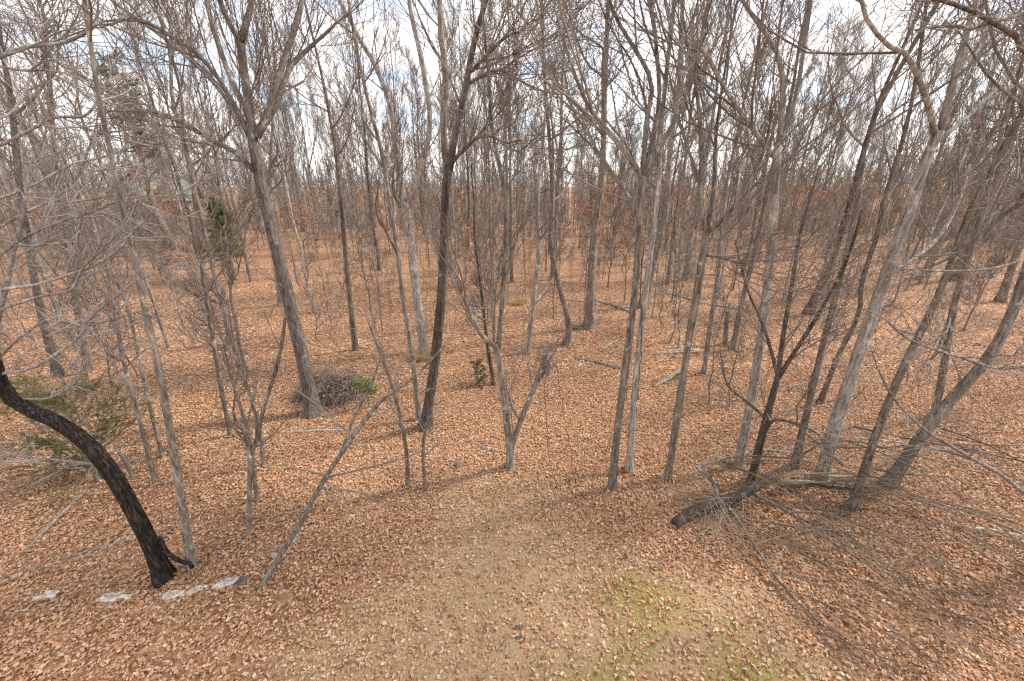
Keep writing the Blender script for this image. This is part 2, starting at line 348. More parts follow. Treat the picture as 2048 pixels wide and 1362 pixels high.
# short grass and moss tufts on the thin lawn
x, y = scatter(70000, 1.8, 9, 1.3, 3)
m = rng.random(len(x)) < np.clip(moss_mask(x, y) * .8 + .06 * bare_mask(x, y), 0, 1) * (.35 + .65 * (np.sin(5 * x + 2 * np.sin(4 * y)) * np.sin(6 * y + x) > -.1)); x, y = x[m], y[m]
P = np.stack([x, y, gh(x, y)], 1); n_ = len(P); yaw = rng.uniform(0, 6.28, n_)
B = np.stack([np.cos(yaw), np.sin(yaw), np.zeros(n_)], 1) * .006; T = np.stack([rng.normal(0, .5, n_), rng.normal(0, .5, n_), np.ones(n_)], 1) * rng.uniform(.012, .035, (n_, 1))
v = np.stack([P - B, P + B, P + B * .3 + T, P - B * .3 + T], 1).reshape(-1, 3); f = np.arange(n_)[:, None] * 4 + np.arange(4)[None]
gc = np.array([(.22, .19, .045), (.30, .25, .075), (.40, .32, .15), (.17, .155, .04)])[rng.choice(4, n_, p=[.35, .3, .2, .15])]
tag(link('grass', mesh_np('grass', v, f, M['green'], False, gc)), 'patch of short yellow green moss and grass among the leaves', 'grass', None, 'stuff')

# ------------------------------------------------------------------ trees traced from the photograph
def twigs(acc, parents, S, n2, n3, n4, r2=.02, r4=.0032, rng=RNG, ang=.65, up=.10, t0=.12, wig=.10, k4=2):
    """branches, side branches and twigs on a list of (P, R)"""
    if not parents: return None
    Q = [resamp(p, r, 14) for p, r in parents]
    P = np.stack([q[0] for q in Q]); R = np.stack([q[1] for q in Q])
    L = np.linalg.norm(P[:, -1] - P[:, 0], axis=1).mean()
    a2 = min(.52 * L, .19 * S); n2 = max(3, n2 - 1); n3 = max(2, n3 - 1)
    C2, R2 = grow(P, R, n2, t0, .98, a2, a2 * .45, ang, 7, up, wig, r4 * 1.6, .55, rng, r2)
    acc.add(*tubes(C2, R2, 4))
    C3, R3 = grow(C2, R2, n3, .12, .98, a2 * .62, a2 * .34, ang * .85, 5, up, wig * .8, r4 * 1.2, .6, rng, r2 * .5)
    acc.add(*tubes(C3, R3, 3))
    if n4:
        C4, R4 = grow(C3, R3, n4, .12, .98, a2 * .42, a2 * .22, ang * .8, k4, up, wig, r4, .7, rng, r4 * 1.5)
        acc.add(*tubes(C4, R4, 3))
        return C4
    return C3
def extend(P, R, H, rng, up=.35, rt=.02, n=5):
    """carry a stem on from its last traced point until it is H high"""
    top = P[-1]; need = H - top[2]
    if need <= .3: return P, R
    d = norm(P[-1] - P[-2]); step = need / n * 1.05; ps, rs = [], []
    p = top.copy()
    for k in range(n):
        d = norm(d + np.array([0, 0, up]) + .10 * rng.normal(size=3)); p = p + d * step; ps.append(p.copy())
        rs.append(R[-1] + (rt - R[-1]) * ((k + 1) / n) ** .8)
    return np.vstack([P, ps]), np.r_[R, rs]
def traced(pts, Yb, base, lean=0.0, dy=0.0):
    """pixels with widths -> local points and radii; lean: metres of distance gained per metre of height"""
    P, R = [], []; nmax = max(len(pts) - 1, 1)
    for k, (px, py, w) in enumerate(pts):
        z = base[2]
        for _ in range(4): p = atY(px, py, Yb + lean * (z - base[2]) + dy * k / nmax); z = p[2]
        P.append(p - base); R.append(px2r(px, py, w * float(np.interp(w, [4, 10, 15, 60], [.95, .9, .66, .52])), p))
    return np.array(P), np.array(R)
def hero(label, pts, limbs=(), H=None, m='grey', name='bare_tree', lean=0.0, tw=(7, 5, 4), sides=12, n1=0, group=None, twm='twig',
         t1=.4, flare=.55, lm=None, ang=.62, up=.12, r4=.0032, seed=0, S=None, own=True, dead=False):
    rng = np.random.default_rng(1000 + seed + int(pts[0][0]) * 3 + int(pts[0][1]))
    base = G(pts[0][0], pts[0][1]); root = empty(name, base); tag(root, label, 'sapling' if name == 'sapling' else 'tree', group)
    P, R = traced(pts, base[1], base, lean)
    if H: P, R = extend(P, R, H, rng)
    parents = []
    Kt = max(14, 3 * len(P)); Ps, Rs = resamp(P, R, Kt)
    Pm = np.vstack([[Ps[0] - np.array([0, 0, .18])], Ps]); Rm = np.r_[Rs[0] * 1.05, Rs]
    link('trunk', stem_mesh('trunk', Pm, Rm, sides, M[m], flare, rng), root)
    acc = Acc()
    for lp, dy, lH in limbs:
        z0 = atY(lp[0][0], lp[0][1], base[1])[2] - base[2]
        Yl = base[1] + lean * max(z0, 0)
        LP, LR = traced(lp, Yl, base, 0, dy)
        if lH: LP, LR = extend(LP, LR, lH, rng)
        q, r = resamp(LP, LR, max(10, 3 * len(LP)))
        link('limb', stem_mesh('limb', q, r, 8, M[lm or m], 0, rng, .04), root)
        parents.append((q, r))
    S = S or max(H or 0, max([l[2] or 0 for l in limbs] + [0]), Ps[-1][2])
    if n1:
        C1, R1 = grow(Ps[None], Rs[None], n1, t1, .97, .24 * S, .08 * S, .8, 9, .12, .13, .007, .55, rng)
        acc.add(*tubes(C1, R1, 5)); parents += list(zip(C1, R1))
    if own: 
        k = int(len(Ps) * t1); parents.append((Ps[k:], Rs[k:]))
    if name == 'sapling' or S < 9.5: tw = (max(4, tw[0] - 2), max(3, tw[1] - 2), min(tw[2], 2)); ang, up, S = ang * 1.3, up * .35, S * 1.7
    if not dead:
        twigs(acc, parents, S, *tw, rng=rng, ang=ang, up=up, r4=r4)
        V, F = acc.get(); link('crown', mesh_np('crown', V, F, M[twm]), root)
    return root

hero('massive oak with thick leaning trunk and spreading limbs beside the brush pile',
     [(628, 828, 58), (606, 720, 48), (578, 600, 45), (548, 480, 42), (522, 370, 41), (508, 285, 44)],
     [([(508, 290, 36), (496, 200, 30), (486, 130, 30), (480, 78, 30)], .3, None),
      ([(481, 82, 24), (500, 20, 20), (512, -60, 17)], .5, 17), ([(479, 82, 20), (455, 40, 17), (430, -20, 14)], -.5, 16),
      ([(514, 275, 24), (540, 210, 22), (565, 130, 20), (590, 55, 19), (604, 0, 17), (612, -60, 14)], .8, 16),
      ([(516, 275, 15), (553, 210, 13), (578, 140, 12), (605, 108, 10), (665, 55, 6)], 1.6, None),
      ([(512, 345, 20), (470, 305, 18), (420, 278, 16), (380, 255, 15), (345, 236, 13), (300, 222, 10), (215, 222, 5)], -.7, None),
      ([(500, 275, 17), (455, 185, 15), (405, 118, 14), (350, 78, 12), (285, 42, 10), (205, 42, 5)], -1.0, None),
      ([(500, 240, 22), (455, 140, 19), (428, 60, 17), (410, -10, 15)], .9, 16),
      ([(498, 260, 18), (430, 168, 15), (372, 112, 13), (310, 62, 11), (235, 10, 8)], 1.4, 13)],
     m='oak', lm='oaklimb', tw=(10, 7, 5), sides=18, lean=.05, seed=1, own=False, flare=.5)
hero('dark barked tree with twin upright stems and a bushy twig cluster',
     [(850, 855, 36), (870, 720, 32), (884, 570, 28), (890, 400, 26), (897, 330, 28)],
     [([(895, 345, 22), (886, 250, 21), (892, 150, 19), (880, 60, 18), (878, -20, 16)], .3, 19),
      ([(898, 345, 24), (908, 280, 22), (930, 180, 20), (945, 100, 18), (960, 40, 16), (976, -15, 14)], -.4, 19),
      ([(900, 330, 10), (940, 285, 8), (975, 270, 7), (1010, 285, 5), (1040, 280, 3)], -.8, None),
      ([(935, 150, 8), (975, 110, 7), (1010, 75, 6), (1050, 60, 4)], -.7, None),
      ([(932, 170, 7), (990, 140, 6), (1040, 160, 4), (1070, 180, 3)], .6, None)],
     m='dark', tw=(10, 7, 5), sides=14, seed=2, own=False, lm='brown')
hero('pale grey tree forking low with a bleached broken stub on its side',
     [(848, 705, 30), (830, 560, 28), (818, 460, 30), (810, 405, 32)],
     [([(808, 415, 22), (797, 340, 19), (782, 220, 16), (750, 130, 12), (715, 70, 9)], .4, 19),
      ([(815, 412, 20), (838, 345, 18), (860, 250, 16), (845, 130, 14), (825, 40, 11), (815, -20, 9)], -.4, 20),
      ([(800, 415, 9), (790, 390, 8), (783, 372, 6)], -.4, None)],
     m='pale', tw=(10, 6, 4), sides=14, seed=3, own=False)
hero('slim grey trunk rising just before the pale forked tree', [(838, 840, 15), (826, 720, 14), (805, 590, 13), (795, 500, 12), (782, 425, 10)], H=12, tw=(5, 4, 3), n1=9, seed=4, lean=.03)
hero('small tree forking near its foot, one arm snapped and tangled with vine',
     [(1022, 934, 26), (1018, 880, 22), (1008, 800, 20), (998, 720, 20), (990, 688, 20)],
     [([(992, 692, 15), (962, 668, 14), (935, 612, 12), (912, 560, 10), (893, 480, 7)], -.3, None),
      ([(996, 700, 12), (1004, 610, 11), (1012, 480, 10), (1008, 380, 9), (985, 260, 7)], .6, 12),
      ([(1020, 905, 16), (1045, 832, 17), (1072, 768, 17), (1100, 702, 13)], .2, None),
      ([(932, 610, 6), (970, 640, 4), (985, 600, 4), (960, 520, 3)], .5, None)],
     m='grey', tw=(6, 5, 4), sides=12, seed=5, own=False)
hero('curved grey tree with a wide vase of rising stems beside a pale vine-hung trunk',
     [(1224, 978, 25), (1236, 850, 22), (1258, 680, 22), (1272, 560, 21), (1278, 450, 20), (1286, 352, 20)],
     [([(1285, 358, 13), (1242, 292, 11), (1185, 225, 9), (1150, 150, 7), (1108, 12, 4)], -.5, None),
      ([(1286, 356, 14), (1292, 250, 12), (1302, 160, 11), (1240, 50, 8), (1215, -15, 6)], .6, 14),
      ([(1288, 352, 13), (1338, 262, 11), (1378, 180, 9), (1400, 90, 7), (1420, 10, 5)], -.6, 14),
      ([(1287, 352, 13), (1318, 210, 11), (1310, 70, 9), (1300, -20, 7)], .9, 15),
      ([(1282, 420, 8), (1240, 370, 6), (1190, 300, 5), (1130, 240, 3)], .8, None)],
     m='grey', tw=(9, 6, 4), sides=14, seed=6, own=False, twm='twig_grey')
hero('straight pale trunk wound with vines next to the curved vase-shaped tree',
     [(1258, 942, 22), (1268, 800, 20), (1284, 640, 19), (1302, 500, 17), (1316, 380, 15), (1322, 260, 12)], H=15, m='pale', tw=(5, 5, 3), n1=10, seed=7, lean=.04)
hero('mossy grey tree with a dark seam, dividing into crooked dark boughs',
     [(1336, 955, 22), (1352, 850, 24), (1376, 690, 23), (1398, 560, 25), (1412, 462, 23)],
     [([(1412, 468, 14), (1402, 390, 12), (1403, 290, 10), (1392, 170, 8), (1370, 60, 6)], .3, 14),
      ([(1414, 466, 13), (1448, 437, 11), (1488, 385, 9), (1525, 310, 7), (1545, 220, 5)], -.5, None),
      ([(1413, 464, 12), (1428, 380, 10), (1432, 270, 8), (1450, 140, 6)], .8, 14),
      ([(1410, 510, 6), (1450, 518, 5), (1475, 525, 3)], -.4, None)],
     m='brown', tw=(9, 6, 4), sides=13, seed=8, own=False)
hero('tall ash-grey trunk throwing one dark crooked limb toward the open sky',
     [(1476, 932, 30), (1505, 780, 28), (1526, 640, 28), (1542, 500, 28), (1550, 380, 27), (1556, 290, 26)],
     [([(1556, 298, 22), (1566, 200, 18), (1560, 120, 14), (1520, 50, 10), (1478, -10, 8)], .5, 18),
      ([(1552, 320, 14), (1500, 250, 13), (1452, 180, 11), (1412, 108, 9), (1395, 95, 5)], -.6, None),
      ([(1556, 305, 15), (1590, 200, 12), (1610, 80, 10), (1625, -20, 8)], .4, 18)],
     m='pale', tw=(9, 6, 4), sides=14, seed=9, own=False)
hero('blackish small tree of several wiry stems beside the fallen crown',
     [(1502, 965, 26), (1522, 880, 24), (1540, 810, 22), (1556, 752, 19)],
     [([(1555, 758, 14), (1568, 660, 12), (1586, 560, 9), (1600, 470, 7), (1640, 330, 4)], .4, None),
      ([(1556, 757, 14), (1592, 700, 11), (1642, 620, 9), (1690, 530, 7), (1725, 420, 4)], -.4, None),
      ([(1528, 865, 9), (1550, 840, 8), (1600, 850, 6), (1640, 870, 4)], -.6, None),
      ([(1534, 838, 8), (1490, 800, 6), (1455, 770, 5), (1440, 700, 3)], -.3, None),
      ([(1556, 755, 9), (1530, 660, 7), (1495, 580, 5), (1470, 480, 3)], .5, None)],
     m='dark', tw=(9, 7, 4), sides=12, seed=10, own=False, S=9, lm='dark')
hero('large pale furrowed trunk leaning over the fallen crown, forked high up',
     [(1642, 960, 48), (1664, 870, 46), (1692, 785, 46), (1732, 665, 46), (1768, 562, 45), (1812, 442, 41), (1848, 330, 38), (1878, 262, 36)],
     [([(1872, 275, 22), (1850, 190, 20), (1815, 112, 18), (1778, 92, 15), (1735, 42, 12), (1720, -20, 10)], -.5, 16),
      ([(1880, 265, 28), (1908, 160, 26), (1935, 60, 22), (1965, -40, 18)], .3, 20),
      ([(1872, 285, 20), (1945, 225, 17), (2010, 160, 14), (2070, 90, 11)], .8, 16),
      ([(1772, 550, 18), (1835, 512, 15), (1880, 470, 13), (1915, 405, 10), (1940, 330, 7)], .9, None)],
     m='pale', tw=(10, 6, 4), sides=18, seed=11, own=False)
hero('straight mid-sized trunk standing behind the blackish wiry tree', [(1588, 935, 25), (1622, 790, 22), (1656, 650, 20), (1690, 520, 18), (1716, 400, 16), (1742, 250, 13)], H=17, m='brown', tw=(6, 5, 4), n1=11, seed=12, lean=.02)
hero('slanting brown trunk between two heavier trunks above the fallen crown', [(1702, 1022, 30), (1740, 905, 28), (1776, 806, 27), (1826, 694, 26), (1864, 620, 24), (1905, 520, 22), (1950, 400, 19)], H=17, m='brown', tw=(6, 6, 4), n1=11, seed=13)
hero('heavy shaggy trunk bowed outward with dark furrows at its foot', [(1772, 978, 50), (1818, 908, 46), (1858, 852, 44), (1915, 785, 42), (1978, 715, 40), (2026, 622, 38), (2060, 520, 36)], H=18, m='grey', tw=(7, 6, 4), n1=10, sides=18, seed=14)
hero('brown twin-limbed trunk behind the lichened overhanging branch', [(1868, 835, 26), (1884, 755, 25), (1906, 620, 24), (1934, 525, 22), (1968, 415, 20)],
     [([(1905, 622, 12), (1880, 690, 9), (1862, 720, 5)], -.4, None), ([(1966, 420, 15), (1990, 320, 12), (2020, 200, 10)], .4, 17), ([(1950, 470, 12), (2010, 400, 10), (2070, 310, 8)], .6, 13)],
     m='brown', tw=(8, 6, 4), seed=15, own=False)
hero('wavy slender trunk with an elbow halfway up, behind the large pale trunk', [(1640, 805, 17), (1676, 712, 16), (1717, 630, 15), (1724, 562, 14), (1755, 468, 13), (1768, 400, 11)], H=14, m='brown', tw=(6, 5, 3), n1=9, seed=16)
hero('dark based tree set back behind the ash-grey trunk', [(1617, 628, 28), (1636, 580, 22), (1660, 535, 21), (1690, 440, 19), (1720, 330, 16)], H=19, m='dark', tw=(6, 6, 4), n1=12, seed=17)
hero('sturdy dark trunk beside the split fallen logs in the middle wood', [(1178, 655, 32), (1180, 600, 27), (1184, 530, 25), (1190, 450, 23), (1205, 340, 20)], H=20, m='brown', tw=(7, 6, 4), n1=13, seed=18)
hero('white flecked thin trunk with a kinked broken top', [(1056, 705, 15), (1062, 640, 15), (1070, 570, 14), (1078, 500, 13), (1074, 430, 10), (1076, 380, 8)], H=9, m='pale', tw=(4, 4, 3), n1=5, seed=19)
hero('crooked grey tree with a swollen bend beside the white flecked trunk', [(1132, 690, 20), (1138, 650, 18), (1118, 570, 15), (1102, 490, 14), (1105, 380, 12)], H=15, m='grey', tw=(6, 5, 4), n1=10, seed=20)
hero('dark thick trunk leaning back behind the vine-hung pale trunk', [(1286, 615, 30), (1296, 570, 27), (1312, 500, 25), (1330, 430, 22)], H=20, m='brown', tw=(6, 6, 4), n1=12, seed=21)
hero('straight trunk with furrowed bark close behind the black leaning trunk', [(384, 1136, 30), (366, 1020, 26), (343, 880, 26), (318, 740, 24), (290, 620, 22), (266, 500, 20), (242, 400, 18), (218, 290, 16), (190, 150, 14)], H=14, m='grey', tw=(6, 6, 4), n1=11, seed=22, t1=.55)
hero('dark ridged trunk among the near silver twigs, well behind them', [(176, 745, 26), (152, 600, 23), (130, 480, 21), (108, 300, 18), (98, 150, 16)], H=17, m='brown', tw=(7, 6, 4), n1=12, seed=23)
hero('stout grey trunk with a flared foot beyond the leaning black tree', [(118, 752, 34), (86, 640, 28), (62, 520, 26), (40, 380, 24), (22, 200, 20)], H=17, m='grey', tw=(7, 6, 4), n1=12, seed=24)
hero('slim trunk standing right behind the green cedar boughs', [(312, 966, 17), (292, 890, 15), (272, 815, 14), (250, 735, 12), (232, 640, 10), (215, 540, 8)], H=8, m='brown', tw=(5, 5, 3), n1=7, seed=25)
hero('thin pole of a tree between the cedar and the furrowed trunk', [(326, 915, 9), (304, 830, 9), (280, 730, 8), (262, 640, 7)], H=8, m='grey', tw=(4, 4, 3), n1=6, seed=26, name='sapling')
hero('young tree with a sawn stub arm and a long S-curved stem',
     [(497, 1072, 14), (499, 990, 14), (500, 905, 15)],
     [([(500, 910, 12), (516, 872, 12), (526, 820, 10), (556, 725, 9), (570, 640, 7), (575, 560, 4)], .2, None), ([(500, 908, 11), (493, 880, 11), (489, 858, 11)], -.1, None),
      ([(514, 876, 7), (508, 820, 6), (480, 740, 5), (450, 640, 3)], .4, None)], m='grey', tw=(7, 5, 3), seed=27, own=False, name='sapling', S=5)
hero('thin stem rooted just behind the stub-armed young tree', [(515, 1002, 10), (506, 935, 9), (497, 870, 8), (470, 780, 6), (440, 690, 4)], m='brown', tw=(5, 5, 3), seed=28, name='sapling', n1=5)
hero('spindly sapling beside the end of the white fallen log', [(528, 932, 9), (520, 865, 9), (500, 790, 7), (470, 690, 6), (455, 600, 4)], m='brown', tw=(5, 5, 3), seed=29, name='sapling', n1=6)
hero('leaning pole with a swollen foot and long bare whips, bent toward the wood',
     [(524, 1172, 22), (560, 1112, 19), (602, 1044, 17), (642, 970, 15), (682, 908, 12), (722, 850, 10), (765, 800, 8), (830, 752, 6), (890, 690, 4)],
     [([(684, 905, 8), (708, 832, 7), (742, 770, 6), (765, 700, 4)], .2, None), ([(640, 975, 5), (720, 985, 4), (800, 1010, 3), (850, 1020, 2)], -.4, None),
      ([(650, 955, 4), (740, 935, 3), (840, 905, 2)], .3, None)],
     m='grey', tw=(6, 5, 3), seed=30, name='sapling', flare=.2, lean=.25, S=5, twm='whip')
hero('straggly sapling with forked twigs at the edge of the clearing', [(816, 976, 10), (813, 905, 9), (802, 840, 8), (780, 760, 7), (758, 700, 5), (735, 640, 3)], m='brown', tw=(6, 5, 3), seed=31, name='sapling', n1=8, twm='twig_grey')
hero('short wiry sapling an arm length from the straggly forked one', [(851, 978, 9), (846, 905, 7), (852, 850, 5), (870, 800, 3)], m='brown', tw=(5, 4, 3), seed=32, name='sapling', n1=5, twm='twig_grey')
hero('narrow brown trunk between the furrowed trunk and the massive oak', [(462, 872, 11), (445, 790, 11), (428, 690, 10), (410, 580, 9), (396, 470, 8)], H=10, m='brown', tw=(5, 5, 3), n1=8, seed=33)
hero('double curved trunk below the far grey roof', [(462, 690, 17), (446, 615, 16), (420, 510, 15), (396, 410, 14), (372, 300, 12), (345, 200, 9)], H=16, m='brown', tw=(7, 6, 4), n1=11, seed=34)
hero('slender grey trunk close behind the massive oak', [(562, 612, 14), (548, 500, 13), (540, 400, 11)], H=15, m='grey', tw=(6, 5, 3), n1=10, seed=35)
hero('upright thin trunk past the brush pile', [(712, 700, 13), (700, 600, 12), (690, 500, 11), (682, 400, 9)], H=15, m='brown', tw=(6, 5, 4), n1=11, seed=36)
hero('dark stemmed sapling near the little brown evergreen', [(988, 770, 8), (975, 690, 8), (965, 600, 7), (955, 520, 6)], H=7, m='dark', tw=(4, 4, 3), n1=6, seed=37, name='sapling')
hero('grey pole in front of the log at the fork of fallen limbs', [(1408, 748, 12), (1416, 680, 11), (1428, 600, 10), (1440, 520, 8)], H=12, m='grey', tw=(5, 5, 3), n1=9, seed=38)
hero('short stub-topped trunk standing among the fallen logs', [(1450, 690, 14), (1452, 660, 12), (1455, 622, 11)], m='brown', tw=(3, 2, 0), seed=39, t1=.6, dead=True)
hero('leaning trunk stepping back from the stub-topped one', [(1465, 700, 16), (1480, 620, 15), (1500, 540, 14), (1518, 460, 12)], H=15, m='brown', tw=(5, 5, 3), n1=10, seed=40)
hero('thick scarred trunk at the wood edge beyond the bowed shaggy one', [(2000, 605, 30), (2022, 540, 26), (2045, 470, 24), (2080, 350, 20)], H=18, m='grey', tw=(6, 6, 4), n1=11, seed=41)
hero('upright trunk carrying rust brown leaves on its lower boughs', [(1105, 560, 13), (1108, 500, 12), (1112, 420, 11), (1118, 330, 10)], H=16, m='grey', tw=(6, 5, 4), n1=11, seed=42)


# ------------------------------------------------------------------ the two trees whose boughs hang into the picture from outside it
def bough_tree(name, label, trunk_pts, trunk_m, limbs, limb_m, tw, twm, seed, H, flare=.4, sides=16, r4=.0028, S=6, up=.05, hubs=None):
    """limbs: pixel polylines with a start and an end distance"""
    rng = np.random.default_rng(seed)
    base = trunk_pts[0][:3].copy(); root = empty(name, base); tag(root, label, 'tree')
    P = np.array([q[:3] for q in trunk_pts]) - base; R = np.array([q[3] for q in trunk_pts])
    if H: P, R = extend(P, R, H, rng)
    q, r = resamp(P, R, 34)
    link('trunk', stem_mesh('trunk', np.vstack([[q[0] - np.array([0, 0, .18])], q]), np.r_[r[0], r], sides, M[trunk_m], flare, rng), root)
    par = []
    for lp, Y0, Y1 in limbs:
        k = len(lp); LP = np.array([atY(a, b_, Y0 + (Y1 - Y0) * i / (k - 1)) for i, (a, b_, w) in enumerate(lp)])
        LR = np.array([px2r(a, b_, w * .82, p) for (a, b_, w), p in zip(lp, LP)]); LP = LP - base
        LP[1:-1] += rng.normal(0, .02, LP[1:-1].shape)
        # root the limb on the nearest point of the trunk
        j = np.argmin(np.linalg.norm(q - LP[0] - np.array([0, 0, -.25]), axis=1)); LP = np.vstack([q[j], LP]); LR = np.r_[min(r[j] * .8, LR[0] * 1.25), LR]
        a, c = resamp(LP, LR, 3 * len(LP) + 6)
        link('limb', stem_mesh('limb', a, c, 7, M[limb_m if lp[-1][1] < 1100 else trunk_m], 0, rng, .05), root)
        m_ = max(4, len(a) // 5)
        if lp[-1][1] < 1100: par.append((a[m_:], c[m_:]))
    acc = Acc(); twigs(acc, par, S, *tw, rng=rng, r4=r4, up=up, ang=.7, wig=.15, r2=.012, k4=3)
    V, F = acc.get(); link('crown', mesh_np('crown', V, F, M[twm]), root)
    return root
def T3(px, py, w, Y):
    p = atY(px, py, Y); return np.r_[p, px2r(px, py, w, p)]
gb = G(328, 1156); Yk = gb[1]
tp = [np.r_[gb, px2r(328, 1156, 40, gb)]] + [T3(a, b_, w * .80, Y) for a, b_, w, Y in
      [(308, 1105, 44, Yk), (285, 1055, 41, Yk), (255, 1000, 41, Yk), (222, 945, 42, Yk), (180, 892, 43, Yk), (122, 848, 43, Yk), (62, 822, 42, Yk), (16, 792, 42, Yk), (-8, 740, 40, Yk),
       (-22, 670, 36, Yk), (-34, 580, 32, Yk), (-46, 460, 28, Yk), (-60, 320, 25, Yk), (-75, 160, 22, Yk)]]
bough_tree('bare_tree', 'black barked tree bowed far over, its silver twigs spreading wide', tp, 'black',
   [([(0, 748, 12), (60, 735, 11), (120, 700, 10), (160, 668, 9), (175, 640, 8), (235, 588, 6), (285, 560, 5), (350, 535, 4), (400, 512, 3)], Yk, Yk + .6),
    ([(0, 580, 11), (60, 575, 10), (120, 552, 10), (185, 528, 9), (235, 500, 8), (268, 470, 7), (315, 410, 6), (370, 385, 4), (415, 350, 2)], Yk, Yk + .9),
    ([(0, 620, 9), (70, 590, 9), (130, 575, 8), (170, 540, 6), (205, 490, 4), (210, 480, 3)], Yk, Yk - .3),
    ([(-10, 520, 10), (40, 482, 10), (90, 455, 9), (150, 435, 8), (200, 415, 6), (245, 395, 4), (300, 390, 3)], Yk, Yk + .5),
    ([(-20, 470, 9), (40, 430, 8), (100, 410, 8), (160, 385, 6), (185, 365, 4), (208, 340, 3)], Yk, Yk + 1.0),
    ([(-10, 118, 13), (50, 100, 12), (100, 90, 11), (145, 84, 10), (175, 65, 9), (190, 40, 7), (197, -10, 6)], Yk, Yk + .4),
    ([(-10, 132, 7), (45, 130, 7), (95, 138, 6), (140, 155, 4), (200, 180, 3)], Yk, Yk + .9),
    ([(-10, 295, 11), (60, 265, 10), (115, 242, 9), (160, 235, 8), (190, 215, 7), (205, 180, 5), (235, 120, 3)], Yk, Yk + .6),
    ([(-5, 640, 16), (18, 570, 14), (30, 500, 13), (42, 430, 11), (60, 350, 8), (75, 290, 5)], Yk, Yk + .2),
    ([(0, 715, 7), (80, 640, 7), (150, 655, 6), (190, 650, 5), (270, 625, 4), (330, 605, 3)], Yk, Yk + .7),
    ([(20, 800, 9), (90, 800, 7), (130, 780, 7), (190, 762, 6), (240, 740, 5), (290, 705, 4), (320, 690, 3)], Yk, Yk + .5),
    ([(-10, 240, 8), (30, 210, 8), (60, 150, 7), (90, 60, 6), (130, 20, 5)], Yk, Yk + 1.2),
    ([(-10, 400, 8), (60, 372, 7), (140, 330, 6), (190, 320, 5), (270, 290, 4), (330, 250, 3)], Yk, Yk + 1.0),
    ([(165, 925, 8), (110, 918, 6), (50, 908, 5), (-10, 900, 5)], Yk, Yk - .3),
    ([(318, 1075, 14), (338, 1105, 13), (362, 1125, 12), (380, 1122, 11), (384, 1135, 10)], Yk, Yk + .05)],
   'silver', (9, 4, 2), 'twig_silver', 501, 9.5, r4=.0036)
tx = 11.2; ty = 5.6; gz = float(gh(tx, ty))
tp = [np.array([tx, ty, gz, .2]), np.array([tx - .05, ty, gz + 2, .17]), np.array([tx + .05, ty + .1, gz + 4, .15]), np.array([tx, ty, gz + 6.5, .13]), np.array([tx - .1, ty, gz + 9, .11])]
bough_tree('bare_tree', 'lichen spotted tree reaching long boughs in over the fallen crown', tp, 'grey',
   [([(2110, 110, 16), (2060, 78, 15), (2000, 48, 15), (1950, 30, 14), (1890, 12, 12), (1830, -5, 10), (1760, -20, 7)], 5.5, 4.8),
    ([(2110, 20, 11), (2050, 28, 11), (2000, 40, 10), (1950, 50, 10), (1890, 58, 9), (1830, 60, 6)], 5.6, 5.0),
    ([(2110, 370, 16), (2050, 405, 15), (2000, 440, 14), (1950, 478, 13), (1900, 515, 9), (1850, 535, 6), (1800, 540, 4)], 5.6, 6.4),
    ([(2110, 735, 10), (2048, 736, 10), (1985, 733, 9), (1925, 720, 9), (1868, 700, 8), (1815, 672, 7), (1770, 640, 5), (1720, 615, 3)], 5.5, 4.9),
    ([(2110, 1010, 15), (2048, 982, 14), (1995, 950, 13), (1940, 915, 12), (1890, 885, 11), (1850, 858, 9), (1800, 810, 7), (1760, 750, 5), (1740, 690, 3)], 5.3, 4.9),
    ([(2110, 505, 8), (2048, 518, 7), (1980, 535, 7), (1900, 541, 6), (1810, 538, 4)], 5.6, 5.2),
    ([(2110, 230, 9), (2040, 190, 8), (1980, 150, 7), (1920, 70, 5), (1890, 40, 3)], 5.6, 6.2)],
   'grey', (10, 6, 3), 'twig_grey', 502, 16, r4=.0025, S=6)

# ------------------------------------------------------------------ the fallen crown
rng = np.random.default_rng(77)
base = G(1350, 1048); root = empty('fallen_tree_top', base); tag(root, 'broken treetop lying on the leaves in a fan of long whips', 'fallen tree')
def fpt(px, py, up): 
    g = G(px, py); p = g + (np.array([0, 0, CAM_H]) - g) * (up / (CAM_H - g[2])); return p      # raised on its own sight line
lp = [(1352, 1046, 25, .10), (1400, 1020, 27, .14), (1440, 1002, 28, .22), (1490, 988, 25, .30), (1536, 962, 21, .45), (1580, 968, 15, .42), (1650, 975, 11, .36), (1740, 985, 8, .3)]
P = np.array([fpt(a, b_, u) for a, b_, w, u in lp]) - base; R = np.array([px2r(a, b_, w * .85, p + base) for (a, b_, w, u), p in zip(lp, P)])
tq, tr = resamp(P, R, 26); tq[1:-1] += rng.normal(0, .03, tq[1:-1].shape); tq = smooth_line(tq[::2], 26); link('trunk', stem_mesh('trunk', tq, tr, 12, M['dark'], 0, rng, .08), root)
par = []
